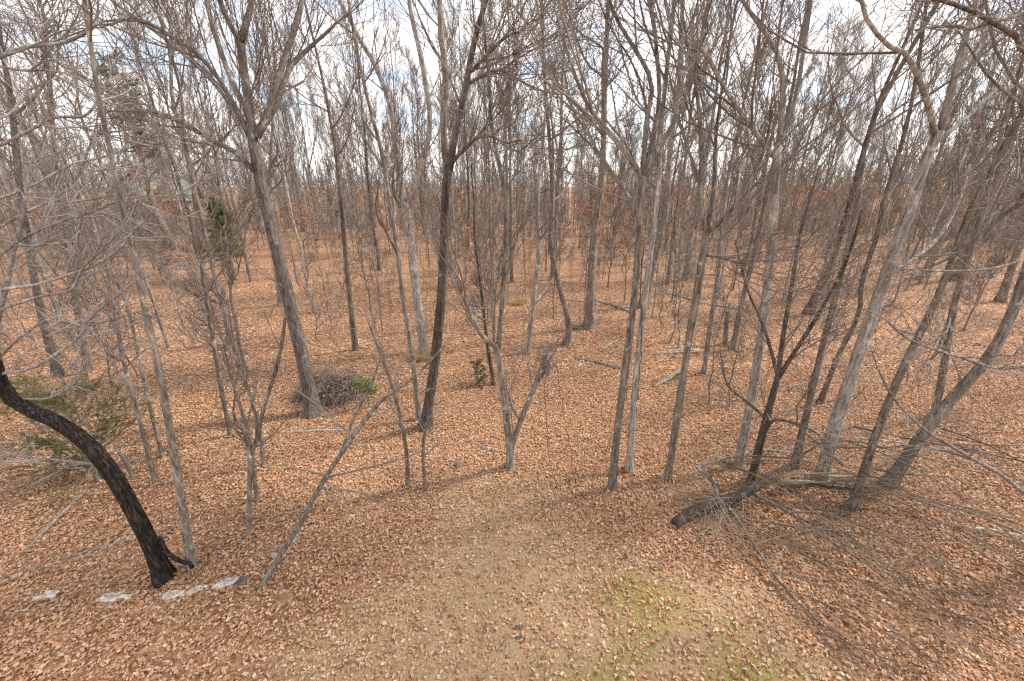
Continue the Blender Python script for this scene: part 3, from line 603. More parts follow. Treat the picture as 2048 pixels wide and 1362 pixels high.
for l in ([(1437, 1003, 13, .25), (1428, 968, 12, .42), (1412, 948, 11, .55), (1396, 935, 10, .65), (1440, 920, 6, .7)],
          [(1538, 962, 12, .45), (1590, 945, 10, .55), (1640, 952, 10, .6), (1705, 952, 10, .65), (1742, 942, 10, .7), (1795, 910, 9, .85), (1850, 872, 7, 1.0), (1905, 846, 5, 1.2)],
          [(1545, 966, 11, .42), (1600, 962, 9, .5), (1680, 968, 9, .45), (1760, 980, 8, .4), (1850, 1000, 7, .35), (1960, 1030, 5, .3)],
          [(1500, 985, 9, .35), (1560, 940, 7, .6), (1620, 900, 6, .9), (1690, 860, 5, 1.1), (1740, 840, 3, 1.25)],
          [(1445, 1000, 11, .22), (1480, 1045, 10, .25), (1515, 1100, 9, .22), (1560, 1165, 7, .15), (1610, 1220, 5, .1), (1660, 1290, 3, .08)],
          [(1500, 985, 10, .3), (1570, 1020, 9, .35), (1640, 1070, 7, .3), (1720, 1120, 5, .2), (1800, 1180, 3, .15)]):
    P = np.array([fpt(a, b_, u) for a, b_, w, u in l]) - base; R = np.array([px2r(a, b_, w * .75, p + base) for (a, b_, w, u), p in zip(l, P)])
    q, r = resamp(P, R, 18); link('limb', stem_mesh('limb', q, r, 7, M['whip' if l[0][0] > 1530 else 'brown'], 0, rng, .05), root); par.append((q, r))
acc = Acc(); wl = []; pale = []; nodes = [tq[8:]] + [p_[0][3:] for p_ in par]
for k in range(64):
    nd_ = nodes[rng.integers(0, len(nodes))]; a = nd_[rng.integers(0, len(nd_))]; left = rng.random() < .2
    if left: a = (tq[6:14] if rng.random() < .5 else par[0][0])[rng.integers(0, 8)]; th_ = math.radians(rng.uniform(185, 262)); L_ = rng.uniform(.9, 2.0)
    else: th_ = math.radians(rng.uniform(-72, 8)); L_ = rng.uniform(1.5, 5.0)
    n_p = 9; d_ = np.array([math.cos(th_), math.sin(th_), rng.uniform(.05, .42)]); p = a.copy(); ps = [p.copy()]; turn = rng.normal(0, .07)
    for _ in range(n_p - 1):
        d_ = norm(np.array([d_[0] - turn * d_[1], d_[1] + turn * d_[0], d_[2] - .055]) + rng.normal(0, .07, 3)); p = p + d_ * L_ / (n_p - 1); gz_ = float(gh(p[0] + base[0], p[1] + base[1])) - base[2] + .03
        if p[2] < gz_: p[2] = gz_ + rng.uniform(0, .04); d_[2] = abs(d_[2]) * .5
        ps.append(p.copy())
    wl.append(resamp(np.array(ps), np.linspace(.019, .005, n_p) * rng.uniform(.45, 1.2) * (.6 if left else 1), 14)); pale.append(left)
WP0 = np.stack([w[0] for w in wl]); WR0 = np.stack([w[1] for w in wl]); pale = np.array(pale)
for sel, mm in ((~pale, 'whipdark'), (pale, 'whip')):
    acc = Acc(); WP, WR = WP0[sel], WR0[sel]; acc.add(*tubes(WP, WR, 5))
    C2, R2 = grow(WP, WR, 6, .12, .95, 1.3, .6, .5, 6, .0, .13, .0030, .65, rng, .007); C2[:, :, 2] = np.maximum(C2[:, :, 2], -.02); acc.add(*tubes(C2, R2, 3))
    C3, R3 = grow(C2, R2, 3, .15, .95, .6, .3, .5, 4, .0, .11, .0022, .7, rng, .004); C3[:, :, 2] = np.maximum(C3[:, :, 2], -.02); acc.add(*tubes(C3, R3, 3))
    V, F = acc.get(); link('twigs', mesh_np('twigs', V, F, M[mm]), root)
acc = Acc()
LP_ = np.stack([resamp(*p_, 14)[0] for p_ in par]); LR_ = np.stack([resamp(*p_, 14)[1] for p_ in par])
C4, R4 = grow(LP_, LR_, 12, .2, .97, 1.1, .5, .5, 6, .04, .1, .0025, .5, rng, .006); acc.add(*tubes(C4, R4, 4))
C5, R5 = grow(C4, R4, 6, .15, .95, .5, .25, .5, 4, .02, .1, .002, .6, rng, .003); acc.add(*tubes(C5, R5, 3))
V, F = acc.get(); link('crown', mesh_np('crown', V, F, M['whip']), root)

# ------------------------------------------------------------------ fallen logs and poles
def log(label, l, m='log', lift=.5, stubs=2, name='fallen_log', seed=0, z1=0.0):
    rng = np.random.default_rng(9000 + int(l[0][0]) + seed)
    g = [G(a, b_) for a, b_, w in l]; r = np.array([px2r(a, b_, w * .68, p) for (a, b_, w), p in zip(l, g)]); base = g[0]
    P = np.array(g); P[:, 2] += r * lift + np.linspace(0, z1, len(P)); P -= base
    root = empty(name, base); tag(root, label, 'branch' if name == 'fallen_branch' else 'log')
    q, rr = resamp(P, r, max(12, 4 * len(P))); q[1:-1] += rng.normal(0, .12 * r.mean(), q[1:-1].shape)
    me = stem_mesh('stem', q, rr, 10, M[m], 0, rng, .10); link('stem', me, root)
    # closed butt end
    V, F = tubes(np.stack([q[0], q[0] - (q[1] - q[0]) * .03])[None], np.array([[rr[0] * .97, .001]]), 10); link('cut_end', mesh_np('cut_end', V, F, M['logpale'], False), root)
    if stubs:
        C, R = grow(q[None], rr[None], stubs, .25, .95, 6 * r.mean(), 3 * r.mean(), .8, 5, .06, .12, .006, .5, rng)
        for k in range(len(C)): link('branch_stub', stem_mesh('branch_stub', C[k], R[k], 6, M[m], 0, rng), root)
    return root
log('bleached white log lying across from the massive oak', [(572, 866, 8), (610, 864, 9), (650, 862, 9), (696, 861, 7)], 'logpale')
log('thin pale pole on the leaves by the stub-armed young tree', [(440, 882, 6), (490, 876, 6), (545, 872, 5)], 'logpale', seed=1)
log('long slim pole lying behind the black leaning trunk', [(-30, 1168, 13), (90, 1130, 13), (190, 1100, 12), (290, 1072, 11), (395, 1042, 9)], 'log', stubs=1)
log('mossy log ending at the curved vase-shaped tree', [(1150, 716, 9), (1195, 726, 10), (1240, 738, 10)], 'log')
log('short thick log propped beside the mossy grey tree', [(1308, 774, 12), (1335, 762, 13), (1366, 744, 12)], 'log', z1=.12)
log('greyish log crossing behind the mossy grey tree', [(1308, 710, 9), (1350, 707, 10), (1398, 705, 9)], 'log')
log('stripped log over the greyish one behind the mossy tree', [(1335, 702, 6), (1370, 700, 7), (1400, 701, 6)], 'logpale', stubs=1)
log('split log with jagged limbs beside the sturdy dark trunk', [(1190, 602, 8), (1225, 612, 11), (1262, 626, 10)], 'log', stubs=4)
log('dark branch lying from the crooked tree to the sturdy trunk', [(1095, 592, 7), (1130, 600, 6), (1175, 605, 5)], 'log', stubs=3, name='fallen_branch')
log('leaning dead limb between the thin white flecked trunk and crooked tree', [(1070, 608, 10), (1090, 588, 9), (1112, 565, 8)], 'log', z1=.5, name='fallen_branch')
log('rotten log at the foot of the sturdy dark trunk', [(1140, 660, 9), (1158, 652, 9), (1176, 646, 9)], 'log')
log('broken elbow of wood on the slope past the vase-shaped tree', [(1206, 702, 8), (1218, 690, 8), (1232, 684, 7)], 'log', stubs=0, name='fallen_branch')
log('dark log half sunk among the far trunks', [(1335, 588, 8), (1362, 594, 8), (1388, 602, 7)], 'log')
log('far log lying across the slope beyond the stub-topped trunk', [(1352, 546, 6), (1410, 550, 7), (1470, 553, 6)], 'log', stubs=3)
log('pair-like lower log behind the stub-topped trunk', [(1395, 606, 8), (1440, 614, 9), (1500, 622, 7)], 'log', seed=2)
log('pale peeled log between the heavy slanting trunks', [(1672, 874, 7), (1730, 878, 8), (1790, 885, 8), (1830, 890, 6)], 'logpale')
log('grey log behind the blackish wiry tree', [(1492, 898, 9), (1540, 902, 10), (1592, 908, 9)], 'log', seed=3)
log('dark root-ended log against the large pale trunk', [(1618, 872, 9), (1650, 900, 12), (1690, 934, 14)], 'log', stubs=1)
log('charred looking log end past the bowed shaggy trunk', [(1952, 688, 9), (1975, 694, 10), (1996, 698, 9)], 'log', stubs=1)
log('snapped limb on the leaves near the double curved trunk', [(362, 576, 7), (378, 566, 7), (398, 556, 5)], 'log', stubs=2, name='fallen_branch')
log('dead dark pole slanting up beneath the black bowed tree', [(46, 1108, 12), (100, 1062, 11), (150, 1022, 10), (192, 988, 8)], 'log', stubs=2, z1=.25, name='fallen_branch')
log('knobby piece of wood beside the foot of the leaning pole', [(562, 1110, 18), (578, 1088, 20), (600, 1082, 16)], 'log', stubs=0, name='fallen_branch')
log('small rotted branch by the forked small tree', [(955, 892, 6), (985, 900, 8), (1012, 906, 6)], 'log', stubs=4, name='fallen_branch')
log('thin stick lying in the clearing near the straggly sapling', [(735, 925, 5), (755, 917, 5), (775, 910, 4)], 'log', stubs=1, name='fallen_branch')
# lichen covered stick at the edge of the fallen crown
log('stick crusted white with lichen at the edge of the fallen crown', [(1922, 1058, 8), (1965, 1066, 10), (2010, 1077, 10), (2070, 1092, 9)], 'lichen', stubs=2, name='fallen_branch', z1=.1, lift=3)
# dead stub by the cedar
hero('broken rust brown stump leaning behind the black bowed trunk', [(268, 958, 13), (255, 930, 12), (240, 905, 10), (232, 898, 5)], m='brown', dead=True, seed=60, name='tree_stump')['category'] = 'stump'

# ------------------------------------------------------------------ stones
def stone(label, px, py, wpx, dpx, h, m='stone', name='stone', seed=0, rot=0):
    rng = np.random.default_rng(300 + px + seed); g = G(px, py); k = (g[1] * CP + CAM_H * SP) / FPX; a, b_ = wpx * k / 2, dpx * k / 2 * 1.25
    nu, nv = 18, 7; U, Vv = np.meshgrid(np.arange(nu) * 2 * math.pi / nu, np.linspace(-.35, 1, nv) * math.pi / 2)
    ph = rng.uniform(0, 6, 6); rad = 1 + .16 * np.sin(2 * U + ph[0]) + .13 * np.sin(3 * U + ph[1]) + .09 * np.sin(5 * U + ph[2]) + .05 * rng.normal(size=U.shape)
    cz = np.sign(np.sin(Vv)) * np.abs(np.sin(Vv)) ** .6; cr = np.abs(np.cos(Vv)) ** .45
    V = np.stack([a * rad * cr * np.cos(U), b_ * rad * cr * np.sin(U), h * cz * (1 + .22 * np.sin(3 * U + ph[3]) * cr + .1 * rng.normal(size=U.shape))], -1).reshape(-1, 3)
    idx = np.arange(nu * nv).reshape(nv, nu); F = np.stack([idx[:-1], np.roll(idx[:-1], -1, 1), np.roll(idx[1:], -1, 1), idx[1:]], -1).reshape(-1, 4)
    o = link(name, mesh_np(name, V, F, M[m], False)); o.location = (g[0], g[1], g[2] - h * .2); o.rotation_euler = (0, 0, rot); return tag(o, label, 'stone')
stone('bright white rough stone at the end of the stone row', 456, 1166, 50, 18, .07, rot=.35)
stone('dark grey stone wedged behind the bright white one', 484, 1164, 22, 16, .08, 'stonedark')
stone('flat pinkish stone between the white stone and the black trunk', 395, 1180, 36, 14, .045, rot=.3)
stone('low flat slab in the row below the black bowed trunk', 348, 1190, 52, 15, .04, rot=.2)
stone('long buried slab, the middle of the stone row', 228, 1196, 84, 14, .04)
stone('lone pale stone apart from the row', 95, 1192, 40, 16, .06, rot=.2)
stone('small dark rock at the mouth of the clearing', 914, 931, 17, 9, .07, 'stonedark')
stone('pale stone by the foot of the leaning pole', 556, 1112, 26, 12, .04)
stone('blackened clod on the mossy lawn', 1036, 1256, 16, 7, .03, 'stonedark')
stone('second blackened clod below the first on the lawn', 1036, 1276, 10, 6, .025, 'stonedark')

# ------------------------------------------------------------------ evergreens and shrubs
def needles(P, n, L, w, rng, pal, tilt=.8):
    """P (N,K,3) twigs -> needle blades"""
    Nn, K = P.shape[:2]; t = rng.uniform(0, K - 1.001, (Nn, n)); i = t.astype(int); f = (t - i)[..., None]; ar = np.arange(Nn)[:, None]
    p = (P[ar, i] * (1 - f) + P[ar, i + 1] * f).reshape(-1, 3); T = norm(P[ar, i + 1] - P[ar, i]).reshape(-1, 3)
    D = norm(T + tilt * rng.normal(size=T.shape)) * (L * rng.uniform(.6, 1.3, (len(T), 1))); B = norm(np.cross(D, rng.normal(size=D.shape))) * w
    v = np.stack([p - B, p + B, p + D + B * .2, p + D - B * .2], 1).reshape(-1, 3); F = np.arange(len(p))[:, None] * 4 + np.arange(4)[None]
    c = pal[rng.integers(0, len(pal), len(p))] * rng.uniform(.75, 1.25, (len(p), 1))
    return v, F, c
GR = np.array([(.055, .075, .022), (.085, .105, .03), (.12, .135, .045), (.04, .055, .02)])
def evergreen(label, px, py, H, spread, pal, n1, nn, L, w, seed, name='cedar_tree', cat='tree', bottom=.12, droop=-.02, lean=(0, 0), cone=.6):
    rng = np.random.default_rng(seed); base = G(px, py); root = empty(name, base); tag(root, label, cat)
    q = np.stack([np.linspace(0, lean[0], 10), np.linspace(0, lean[1], 10), np.linspace(-.15, H, 10)], 1); q[1:-1, :2] += rng.normal(0, .012 * H, (8, 2)); r = np.linspace(.022 * H + .012, .008, 10)
    link('trunk', stem_mesh('trunk', q, r, 9, M['brown'], .3, rng), root)
    C1, R1 = grow(q[None], r[None], n1, bottom, .97, spread, spread * (1 - cone), 1.3, 7, droop, .09, .003, .5, rng)
    acc = Acc(); acc.add(*tubes(C1, R1, 4)); C2, R2 = grow(C1, R1, 8, .2, .98, spread * .38, spread * .2, .7, 4, .02, .12, .002, .6, rng); acc.add(*tubes(C2, R2, 3))
    V, F = acc.get(); link('branches', mesh_np('branches', V, F, M['twig']), root)
    v, f, c = needles(np.concatenate([C2, C1[:, 3:]]), nn, L, w, rng, pal); link('foliage', mesh_np('foliage', v, f, M['green'], False, c), root)
    return root
evergreen('soft green cedar with drooping sprays behind the black bowed trunk', 200, 962, 2.5, 1.35, np.array([(.12, .125, .04), (.16, .16, .055), (.19, .19, .075), (.085, .095, .035)]), 52, 85, .07, .003, 41, droop=.01, bottom=.15, cone=.45)
evergreen('dark green cedar column next to the upper trunk of the massive oak', 468, 560, 5.6, 1.35, GR * 1.25, 60, 30, .18, .010, 42, bottom=.3, cone=.75)
evergreen('tall pine with thin green tufts beyond the far roof', 340, 500, 17.5, 2.6, GR * 1.1, 46, 9, .4, .03, 43, name='pine_tree', bottom=.5, cone=.6, droop=.02)
evergreen('tall sparse pine showing behind the trunks at the wood edge', 1905, 560, 15.5, 2.2, GR * 1.0, 30, 7, .4, .03, 44, name='pine_tree', bottom=.55, cone=.6, droop=.02)
evergreen('small browning evergreen in the hollow of the clearing edge', 955, 770, .95, .38, np.array([(.13, .115, .05), (.18, .15, .07), (.09, .09, .035)]), 22, 14, .06, .006, 45, name='evergreen_shrub', cat='shrub', cone=.5)
# holly-like bush
rng = np.random.default_rng(46); base = G(738, 815); root = empty('leafy_shrub', base); tag(root, 'small bright green leafy shrub by the brush pile', 'shrub')
q = np.array([[0, 0, -.1], [.02, 0, .3], [-.02, .02, .6], [0, 0, .9]]); q, r = resamp(q, np.array([.02, .016, .012, .006]), 10)
link('stem', stem_mesh('stem', q, r, 6, M['twig'], 0, rng), root)
C1, R1 = grow(q[None], r[None], 14, .3, .98, .45, .25, .9, 6, .03, .12, .003, .6, rng); C2, R2 = grow(C1, R1, 5, .3, .98, .2, .12, .8, 4, 0, .12, .002, .6, rng)
acc = Acc(); acc.add(*tubes(C1, R1, 4)); acc.add(*tubes(C2, R2, 3)); V, F = acc.get(); link('branches', mesh_np('branches', V, F, M['twig']), root)
P = np.concatenate([C2[:, 1:].reshape(-1, 3), C2[:, 2:].reshape(-1, 3) + rng.normal(0, .03, C2[:, 2:].reshape(-1, 3).shape)])
v, f, c = leaf_quads(P, .075, rng, .9, np.array([(.10, .17, .03), (.15, .22, .04), (.20, .26, .07), (.08, .13, .03)]), np.array([.3, .3, .25, .15]))
link('leaves', mesh_np('leaves', v, f, M['green'], False, c), root)
# brush pile
rng = np.random.default_rng(47); base = G(668, 790); root = empty('brush_pile', base); tag(root, 'rounded heap of dead brushwood against the massive oak', 'brush pile')
acc = Acc(); nb_ = 420; a = rng.uniform(0, 6.28, nb_); rr = np.sqrt(rng.random(nb_)); x0, y0 = 1.0 * rr * np.cos(a), .8 * rr * np.sin(a); z0 = .95 * (1 - rr ** 2) * rng.uniform(.15, 1, nb_) + .03
d = rng.normal(size=(nb_, 3)); d[:, 2] *= .35; d = norm(d); Lb = rng.uniform(.25, .75, nb_)[:, None]; c0 = np.stack([x0, y0, z0], 1)
s_ = np.linspace(-1, 1, 5)[None, :, None]; C = c0[:, None] + d[:, None] * Lb[:, None] * s_; C[:, :, 2] -= .25 * (s_[..., 0] ** 2) * Lb; C += rng.normal(0, .015, C.shape); C[:, :, 2] = np.maximum(C[:, :, 2], .01)
Rr = rng.uniform(.005, .016, nb_)[:, None] * np.linspace(1, .5, 5)[None]; acc.add(*tubes(C, Rr, 4)); C2, R2 = grow(C, Rr, 4, .2, .95, .4, .25, .6, 4, 0, .12, .003, .6, rng); acc.add(*tubes(C2, R2, 3))
V, F = acc.get(); link('sticks', mesh_np('sticks', V, F, M['twig']), root)
c0 = np.repeat(c0, 3, 0) + rng.normal(0, .08, (nb_ * 3, 3)); v, f, c = leaf_quads(np.maximum(c0, [-9, -9, .02]), .09, rng, .6, PAL * .8, PALW); link('leaves', mesh_np('leaves', v, f, M['leaf'], False, c), root)
# straw coloured tufts
for lab, px, py, s0 in (('straw yellow grass tuft in the middle wood', 1034, 606, .5), ('straw coloured bank of grass beside the pale forked tree', 842, 716, .42)):
    rng = np.random.default_rng(px); base = G(px, py); nt_ = 900; a = rng.uniform(0, 6.28, nt_); rr = np.sqrt(rng.random(nt_)) * s0
    P = np.stack([rr * np.cos(a), rr * np.sin(a), np.zeros(nt_)], 1); D = np.stack([np.cos(a) * .5 + rng.normal(0, .4, nt_), np.sin(a) * .5 + rng.normal(0, .4, nt_), np.ones(nt_)], 1) * rng.uniform(.1, .3, (nt_, 1)); B = norm(np.cross(D, rng.normal(size=D.shape))) * .009
    v = np.stack([P - B, P + B, P + D + B * .3, P + D - B * .3], 1).reshape(-1, 3); F = np.arange(nt_)[:, None] * 4 + np.arange(4)[None]
    o = link('grass_tuft', mesh_np('grass_tuft', v, F, M['leaf'], False, np.array([(.52, .40, .20), (.60, .47, .27), (.42, .30, .15)])[rng.integers(0, 3, nt_)])); o.location = base; tag(o, lab, 'grass tuft')
# hanging vines
def vine(label, l, Y0, Y1, w=.007, hang=True):
    rng = np.random.default_rng(int(l[0][0] + l[0][1])); k = len(l); base = G(l[-1][0], l[-1][1])
    P = np.array([atY(a, b_, Y0 + (Y1 - Y0) * i / (k - 1)) for i, (a, b_) in enumerate(l)]); P[-1] = base; P -= base
    q, r = resamp(P, np.full(k, w), 6 * k); q[1:-1] += rng.normal(0, .012, q[1:-1].shape)
    o = link('vine', stem_mesh('vine', q, r, 6, M['dark'], 0, rng, .1)); o.location = base; return tag(o, label, 'vine')
Ya = G(1115, 978)[1]; vine('vine dangling from the snapped vine-tangled arm', [(1100, 712), (1090, 780), (1094, 860), (1098, 920), (1115, 978)], Ya + .6, Ya)
Ya = G(1182, 1004)[1]; vine('vine looping down into the leaves at the clearing edge', [(1112, 715), (1122, 800), (1140, 890), (1146, 945), (1158, 985), (1182, 1004)], Ya + .9, Ya)
Ya = G(1160, 948)[1]; vine('looped vine running to the foot of the curved tree', [(1262, 700), (1250, 800), (1225, 860), (1205, 920), (1160, 928), (1150, 950)], Ya + .5, Ya)
Ya = G(1262, 936)[1]; vine('dark vine clinging up the straight pale trunk', [(1290, 480), (1280, 580), (1284, 680), (1275, 780), (1268, 860), (1254, 936)], Ya, Ya - .12, .012)
Ya = G(1240, 760)[1]; 
rng = np.random.default_rng(71); base = G(1098, 850); root = empty('vine_tangle', base); tag(root, 'dark knot of vines hung on the snapped arm of the forked tree', 'vines')
c0 = atY(1092, 715, G(1022, 934)[1] + .25) - base; C = c0[None, None] + np.cumsum(rng.normal(0, .055, (70, 8, 3)), 1) + rng.normal(0, .12, (70, 1, 3)) * np.array([.8, .8, 1.6]) ; C[:, 4:, 2] -= np.linspace(.05, .6, 4)[None] * rng.random((70, 1)) ** 2
acc = Acc(); acc.add(*tubes(C, np.full((70, 8), .005) * rng.uniform(.6, 1.5, (70, 1)), 4)); V, F = acc.get(); link('stems', mesh_np('stems', V, F, M['twig']), root)

# ------------------------------------------------------------------ the far house
base = G(330, 478); hb = atY(318, 398, 62.0); hx, hy = hb[0], hb[1]; hz = float(gh(hx, hy)); eave = hb[2] - hz
root = empty('house', (hx, hy, hz)); root.rotation_euler = (0, 0, math.radians(28)); tag(root, 'house with grey green roof glimpsed between far trunks', 'house')
def boxm(name, cx, cy, cz, sx_, sy_, sz_, m, parent):
    V = np.array([(cx + a * sx_ / 2, cy + b_ * sy_ / 2, cz + c * sz_ / 2) for a in (-1, 1) for b_ in (-1, 1) for c in (-1, 1)]); F = np.array([(0, 1, 3, 2), (4, 6, 7, 5), (0, 4, 5, 1), (2, 3, 7, 6), (0, 2, 6, 4), (1, 5, 7, 3)])
    return link(name, mesh_np(name, V, F, m, False), parent)
wm = plain('house_siding', (.36, .31, .26), (.44, .39, .33), 2); rm = plain('house_roof', (.16, .185, .165), (.22, .245, .22), 5, bump=.5); gm2 = plain('window_glass', (.02, .022, .025), (.04, .042, .045), 2, .1, 0); tm = plain('house_trim', (.55, .54, .52), (.64, .63, .61), 2)
boxm('wall', 0, 0, eave / 2 - .1, 8.6, 7, eave + .2, wm, root)
w2, dpt, rise, th = 4.9, 4.1, 2.7, .15
V = np.array([(-w2, -dpt, eave), (w2, -dpt, eave), (w2, 0, eave + rise), (-w2, 0, eave + rise), (-w2, dpt, eave), (w2, dpt, eave)]); V = np.vstack([V, V - [0, 0, th]])
F = [(0, 1, 2, 3), (3, 2, 5, 4), (6, 9, 8, 7), (9, 10, 11, 8), (0, 6, 7, 1), (4, 5, 11, 10), (0, 3, 9, 6), (3, 4, 10, 9), (1, 7, 8, 2), (2, 8, 11, 5)]
rf = link('roof', mesh_np('roof', V, np.array(F), rm, False), root); boxm('fascia', 0, -dpt - .03, eave - .1, 2 * w2, .05, .2, tm, rf); boxm('chimney', 1.8, .7, eave + rise + .2, .8, .6, 1.6, wm, rf)
V = np.array([(s_ * 4.3, y_, z_) for s_ in (-1, 1) for y_, z_ in ((-3.5, eave), (3.5, eave), (0, eave + 2.25))]); link('gable', mesh_np('gable', V, np.array([(0, 1, 2), (3, 5, 4)]), wm, False), root)
for wx in (-2.8, -.4, 2.4):
    w_ = boxm('window', wx, -3.53, eave - 1.5, 1.1, .08, 1.4, tm, root); boxm('pane', wx, -3.58, eave - 1.5, .9, .04, 1.2, gm2, w_)

# ------------------------------------------------------------------ the wood: prototypes and copies
def proto(name, label, group, H, r0, m, seed, n1=14, t0=.4, fork=0, lean=.0, ang=.6, tw=(6, 5, 4), r4=.006, twm='twig', up=.14, wob=.01, leaves=0, cat='tree', l1=.26, sides=9, pal=None, low=0):
    rng = np.random.default_rng(seed); root = empty(name, (0, 0, 0)); tag(root, label, cat, group)
    r0 = r0 * .66; k = 14; z = np.linspace(0, H, k); q = np.stack([lean * H * (z / H) ** 1.3 + np.cumsum(rng.normal(0, wob * H, k)) * .35, np.cumsum(rng.normal(0, wob * H, k)) * .35, z], 1); q[:2, :2] *= [[0, 0], [.3, .3]]
    r = r0 * (1 - .85 * (z / H) ** .9) + .006
    sect = [(q, r)]
    if fork:
        j = int(k * fork); d0 = np.array([rng.choice([-1, 1]) * .38, rng.normal(0, .2), .9]); L = H * (1 - fork) * .95; st = L / 8; p = q[j].copy(); fp = [p.copy()]
        for _ in range(8): d0 = norm(d0 + [0, 0, .14] + rng.normal(0, .08, 3)); p = p + d0 * st; fp.append(p.copy())
        sect.append((np.array(fp), r[j] * .75 * np.linspace(1, .08, 9) + .005))
    link('trunk', stem_mesh('trunk', np.vstack([[q[0] - [0, 0, .25]], resamp(q, r, 24)[0]]), np.r_[r[0] * 1.05, resamp(q, r, 24)[1]], sides, M[m], .45, rng), root)
    for a, c in sect[1:]: link('limb', stem_mesh('limb', *resamp(a, c, 16), 7, M[m], 0, rng), root)
    acc = Acc(); par = []
    for n_s, (a, c) in enumerate(sect):
        C1, R1 = grow(a[None], c[None], n1 if n_s == 0 else int(n1 * .7), t0 if n_s == 0 else .2, .98, l1 * H, .09 * H, ang, 8, up, .12, r4 * 1.5, .5, rng); acc.add(*tubes(C1, R1, 4)); par += list(zip(C1, R1))
    if low:
        C1, R1 = grow(q[None], r[None], low, .08, t0, .1 * H, .1 * H, 1.1, 6, .05, .15, r4, .3, rng, .02); acc.add(*tubes(C1, R1, 4)); par += list(zip(C1, R1))
    C4 = twigs(acc, par, H, *tw, rng=rng, r4=r4, ang=.55 if H > 7 else .8, up=up * (.8 if H > 7 else .5), r2=.03)
    V, F = acc.get(); link('crown', mesh_np('crown', V, F, M[twm]), root)
    if leaves:
        P = C4[:, -1]; P = P[rng.choice(len(P), leaves // 2, replace=True)]; P = np.repeat(P, 3, 0); leaves = len(P); P = P + rng.normal(0, .05, (leaves, 3)); cl = P[:, 2] < H * .8; P = P[cl]
        v, f, c = leaf_quads(P, .15, rng, 1.2, pal if pal is not None else np.array([(.52, .29, .16), (.57, .35, .21), (.45, .24, .13), (.60, .41, .27)]), np.array([.3, .3, .2, .2])); link('leaves', mesh_np('leaves', v, f, M['deadleaf'], False, c), root)
    return root
def copy_tree(root):
    c = root.copy(); col.objects.link(c)
    for ch in list(root.children):
        d = ch.copy(); col.objects.link(d); d.parent = c
    return c
gW = 'bare trees filling the wood'
PR = [
 (proto('bare_tree', 'tall straight grey tree with a narrow crown deep in the wood', gW + ', straight grey', 19, .17, 'grey', 1, 15, .42), 30),
 (proto('bare_tree', 'tall brown tree forked halfway up deep in the wood', gW + ', forked brown', 20, .20, 'brown', 2, 13, .45, fork=.42), 30),
 (proto('bare_tree', 'slim pole-like grey tree with few short boughs in the wood', gW + ', slim poles', 14, .085, 'grey', 3, 12, .38, l1=.2, tw=(6, 5, 3)), 50),
 (proto('bare_tree', 'leaning brown tree with rising boughs in the wood', gW + ', leaning', 17, .15, 'brown', 4, 14, .38, lean=.09), 28),
 (proto('bare_tree', 'pale barked tree with a low fork in the wood', gW + ', pale forked', 18, .19, 'pale', 5, 12, .36, fork=.28), 26),
 (proto('bare_tree', 'dark barked tree with a broad twiggy crown in the wood', gW + ', dark broad', 18, .20, 'dark', 6, 15, .34, ang=.8, l1=.3), 26),
 (proto('bare_tree', 'crooked thin brown tree with low twigs in the wood', gW + ', crooked thin', 12, .075, 'brown', 7, 13, .25, wob=.02, low=6, tw=(6, 5, 3)), 46),
 (proto('bare_tree', 'pale slender tree with a clean high stem in the wood', gW + ', pale slender', 20, .13, 'pale', 8, 13, .52), 30),
 (proto('bare_tree', 'old thick trunk with heavy rising limbs in the wood', gW + ', thick old', 21, .27, 'grey', 9, 13, .36, fork=.34, ang=.7, l1=.3), 18),
]
gS = 'understorey saplings'
SP_ = [
 (proto('sapling', 'thin many-twigged brown sapling in the understorey', gS + ', brown', 4.2, .03, 'brown', 21, 14, .15, ang=.8, l1=.35, tw=(5, 4, 2), r4=.004, cat='sapling', up=.07, wob=.02, sides=6), 90),
 (proto('sapling', 'knee-bent grey sapling with spreading twigs in the understorey', gS + ', grey bent', 3.2, .025, 'grey', 22, 12, .12, ang=.95, l1=.4, tw=(5, 4, 2), r4=.004, cat='sapling', up=.05, wob=.035, twm='twig_grey', sides=6), 70),
 (proto('sapling', 'whip-thin upright sapling in the understorey', gS + ', whips', 5.5, .028, 'grey', 23, 13, .2, ang=.6, l1=.22, tw=(5, 4, 2), r4=.004, cat='sapling', wob=.015, sides=6), 95),
]
BL = [
 (proto('young_beech', 'young beech keeping rust orange leaves in the middle wood', 'beeches holding their leaves, small', 5.5, .04, 'grey', 31, 15, .15, ang=1.0, l1=.36, tw=(5, 4, 3), r4=.004, up=.02, leaves=1100), 24),
 (proto('young_beech', 'taller beech with tiers of tan orange leaves in the wood', 'beeches holding their leaves, tall', 9, .07, 'pale', 32, 16, .2, ang=1.0, l1=.28, tw=(5, 5, 3), r4=.004, up=.03, leaves=2600), 26),
]
rng = np.random.default_rng(2024)
taken = [np.array(o.location[:2]) for o in bpy.data.objects if o.parent is None and o.type == 'EMPTY' and o.name.split('.')[0] in ('bare_tree', 'sapling') and (o.location.length > .01)]
def spot(y0, y1, dmin, clear=True, gap=False, tries=400):
    for _ in range(tries):
        y = math.sqrt(rng.uniform(y0 ** 2, y1 ** 2)); x = rng.uniform(-1, 1) * (1.30 * y + 4)
        if clear and y < 13 and -6 < x < 5.5: continue
        if gap and y < 62 and .035 < x / (y * CP + CAM_H * SP) < .20: continue
        p = np.array([x, y])
        if min(np.linalg.norm(np.array(taken) - p, axis=1)) > dmin: taken.append(p); return p
    return p
